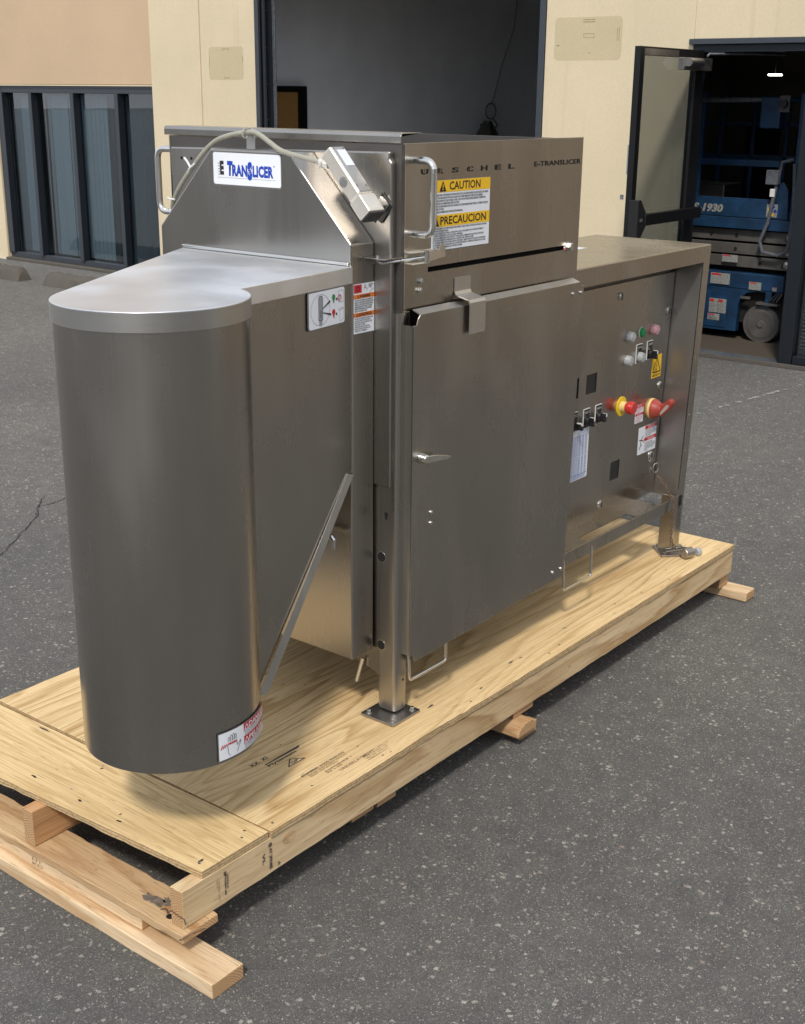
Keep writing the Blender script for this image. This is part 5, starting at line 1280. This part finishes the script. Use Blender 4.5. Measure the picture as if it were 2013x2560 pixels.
# shock danger label
dg_ = PL((2.338, YPn, .599), (1, 0, 0)); DG = plate(dg_, 0, 0, .136, .100, M['label_white'], 'shock_danger_label', CP, t=.0005, r=.003)
plate(dg_, .048, .086, .088, .013, M['label_red'], 'label_band', DG, t=.0003, lift=.0006); plate(dg_, .048, .043, .088, .013, M['label_red'], 'label_band', DG, t=.0003, lift=.0006)
text(dg_, .070, .088, .050, .009, 'DANGER', M['label_white'], 'label_title', DG, lift=.0012); text(dg_, .070, .045, .050, .009, 'PELIGRO', M['label_white'], 'label_title', DG, lift=.0012)
text(dg_, .051, .059, .080, .024, 'HIGH VOLTAGE INSIDE. CONTACT\nMAY CAUSE ELECTRIC SHOCK OR BURN.\nLOCK OUT POWER BEFORE SERVICING.\nTRAINED STAFF ONLY.', M['label_grey'], 'label_text', DG, lift=.0009, bold=.03)
text(dg_, .051, .005, .080, .033, 'ALTO VOLTAJE EN EL INTERIOR.\nEL CONTACTO PUEDE CAUSAR DESCARGA\nO QUEMADURAS. BLOQUEE LA CORRIENTE\nANTES DE REPARAR. SOLO PERSONAL\nENTRENADO.', M['label_grey'], 'label_text', DG, lift=.0009, bold=.03)
stroke(dg_, [(.010, .018), (.022, .034), (.020, .046), (.028, .058), (.036, .066)], .0035, M['label_ink'], 'drawn_figure', DG, .0009)
stroke(dg_, [(.028, .030), (.021, .040)], .003, M['label_ink'], 'drawn_figure', DG, .0009); stroke(dg_, [(.008, .054), (.022, .052), (.038, .048)], .003, M['label_ink'], 'drawn_figure', DG, .0009)
stroke(dg_, [(.036, .044), (.046, .040), (.042, .052), (.050, .048)], .0025, M['label_red'], 'drawn_spark', DG, .0009)
# blue table label
tb = PL((1.855, YPn, .606), (1, 0, 0)); TB = plate(tb, 0, 0, .126, .171, M['label_white'], 'speed_table_label', CP, t=.0005, r=.006)
text(tb, .058, .155, .062, .012, 'E TRANSLICER\nSLICE LENGTH', M['label_paleblue'], 'label_title', TB, lift=.0009, bold=.02)
mb = MB()
for k_ in range(26):
    z_ = .018 + k_ * .0052
    if k_ == 12: continue
    for cx_ in range(7):
        wd_ = .007 if cx_ < 4 else .014
        x_ = (.008 + cx_ * .0135) if cx_ < 4 else (.062 + (cx_ - 4) * .020)
        mb.prism([tb.at(x_ + a, z_ + b, .0008) for a, b in ((0, 0), (wd_, 0), (wd_, .0026), (0, .0026))], tb.n * .0002)
for k_ in range(3): mb.prism([tb.at(.006 + a, .004 + k_ * .0045 + b, .0008) for a, b in ((0, 0), (.108, 0), (.108, .002), (0, .002))], tb.n * .0002)
mb.build('table_figures', M['label_paleblue'], TB)
mb = MB()
for z_ in (.082, .150, .0165): mb.prism([tb.at(.004 + a, z_ + b, .0008) for a, b in ((0, 0), (.118, 0), (.118, .0008), (0, .0008))], tb.n * .0002)
for x_ in (.018, .0315, .045, .058): mb.prism([tb.at(x_ + a, .018 + b, .0008) for a, b in ((0, 0), (.0006, 0), (.0006, .13), (0, .13))], tb.n * .0002)
mb.build('table_rules', M['label_blue'], TB)
# chain with padlock
pk = plate(PL((2.436, YPn, .552), (1, 0, 0)), 0, 0, .024, .040, M['steel_bright'], 'chain_tab', CP, t=.002, lift=.002, r=.010)
ringp = [(2.470 + .016 * math.cos(a * .5), YPn - .012 - .004 * math.cos(a * .5), .526 + .018 * math.sin(a * .5)) for a in range(14)]
MB().tube(ringp, .0018, 6).build('key_ring', M['bolt'], SM)
cpts = smooth_path([(2.462, .222, .505), (2.462, .190, .478), (2.432, .140, .445), (2.432, .128, .425), (2.424, .126, .395), (2.428, .126, .34), (2.425, .124, .29), (2.432, .115, .26), (2.44, .100, .238)], 16)
mb = MB(); acc = 0; last = cpts[0]; lk = 0
for p, q in zip(cpts, cpts[1:]):
    acc += (q - p).length
    if acc >= .0125:
        acc = 0; t = (q - p).normalized(); s1 = t.cross(Vector((1, .3, 0))).normalized(); s2 = t.cross(s1)
        s_ = s1 if lk % 2 else s2; lk += 1
        mb.tube([q + t * (.0098 * math.cos(a)) + s_ * (.0048 * math.sin(a)) for a in [i * math.pi / 4 for i in range(9)]], .0013, 5, caps=False)
CH_ = mb.build('chain', M['rust'], SM)
PKD = MB().lathe((2.438, .075, ZD + .022), (1, -.35, 0), [(0, .018), (.002, .0195), (.038, .0195), (.040, .018)], 22).build('padlock', SD, SM)
MB().tube(fillet([(2.445, .082, ZD + .036), (2.40, .135, ZD + .026), (2.425, .155, ZD + .024), (2.462, .115, ZD + .03), (2.466, .078, ZD + .036)], .02), .004, 8).build('padlock_shackle', M['steel_dark'], PKD)
MB().lathe((2.500, .055, ZD + .016), (1, -.35, 0), [(0, .012), (.003, .015), (.016, .015), (.018, .010)], 14).build('clear_cap', M['clear_boot'], SM)
# rear legs
mb = MB().box(2.462, 2.465, YC + .004, .192, .221, .436).box(2.4625, 2.523, YC, YC + .0035, .221, .388)
mb.build('rear_leg', S_, SM, bevel=.001)
foot(2.485, .148, .058, .056, ang=45, corners=((-1, -1), (1, -1), (1, 1), (-1, 1)))
rtube(2.45, 2.51, .53, .59, .221, .44, .010, S_, 'rear_leg'); foot(2.48, .56, .05, .05)
mb = MB()
for z in (1.20, 1.07, .934, .866, .731, .60, .33):
    mb.cyl(sh((XR - .030, YC + .0002, z)), (0, -1, 0), .0022, .0012, 8)
mb.build('stile_rivets', SBR, SM)
# red label lying on the cabinet top
rl = plate(PL((2.02, .40, 1.3315), (1, -.0, 0), (0, 1, 0)), 0, 0, .16, .07, M['label_white'], 'top_label', SM, t=.0005, lift=.0004)
plate(PL((2.02, .40, 1.3315), (1, -.0, 0), (0, 1, 0)), .005, .01, .11, .045, M['label_red'], 'label_band', rl, t=.0003, lift=.0011)

# ------------------------------------------------------------------ tidy the tree: thing > part > sub-part
def depth(o):
    d = 0
    while o.parent is not None: o = o.parent; d += 1
    return d
def root(o):
    while o.parent is not None: o = o.parent
    return o
for o in list(SC.objects):
    if depth(o) == 2 and o.children:          # a label, switch or button with pieces of its own is a part of the machine itself
        wl_ = wloc(o); rt_ = root(o); o.parent = rt_; o.location = wl_ - Vector(rt_.location)
for o in SC.objects:
    if o.name.split('.')[0] in ('rivet_row', 'pin_holes', 'guard_bolts', 'stile_rivets', 'table_figures', 'table_rules', 'chain', 'dots', 'sticker_text', 'logo_stripes', 'logo_slices', 'knot_rings', 'stencil_bridge', 'hole'):
        o['kind'] = 'stuff'
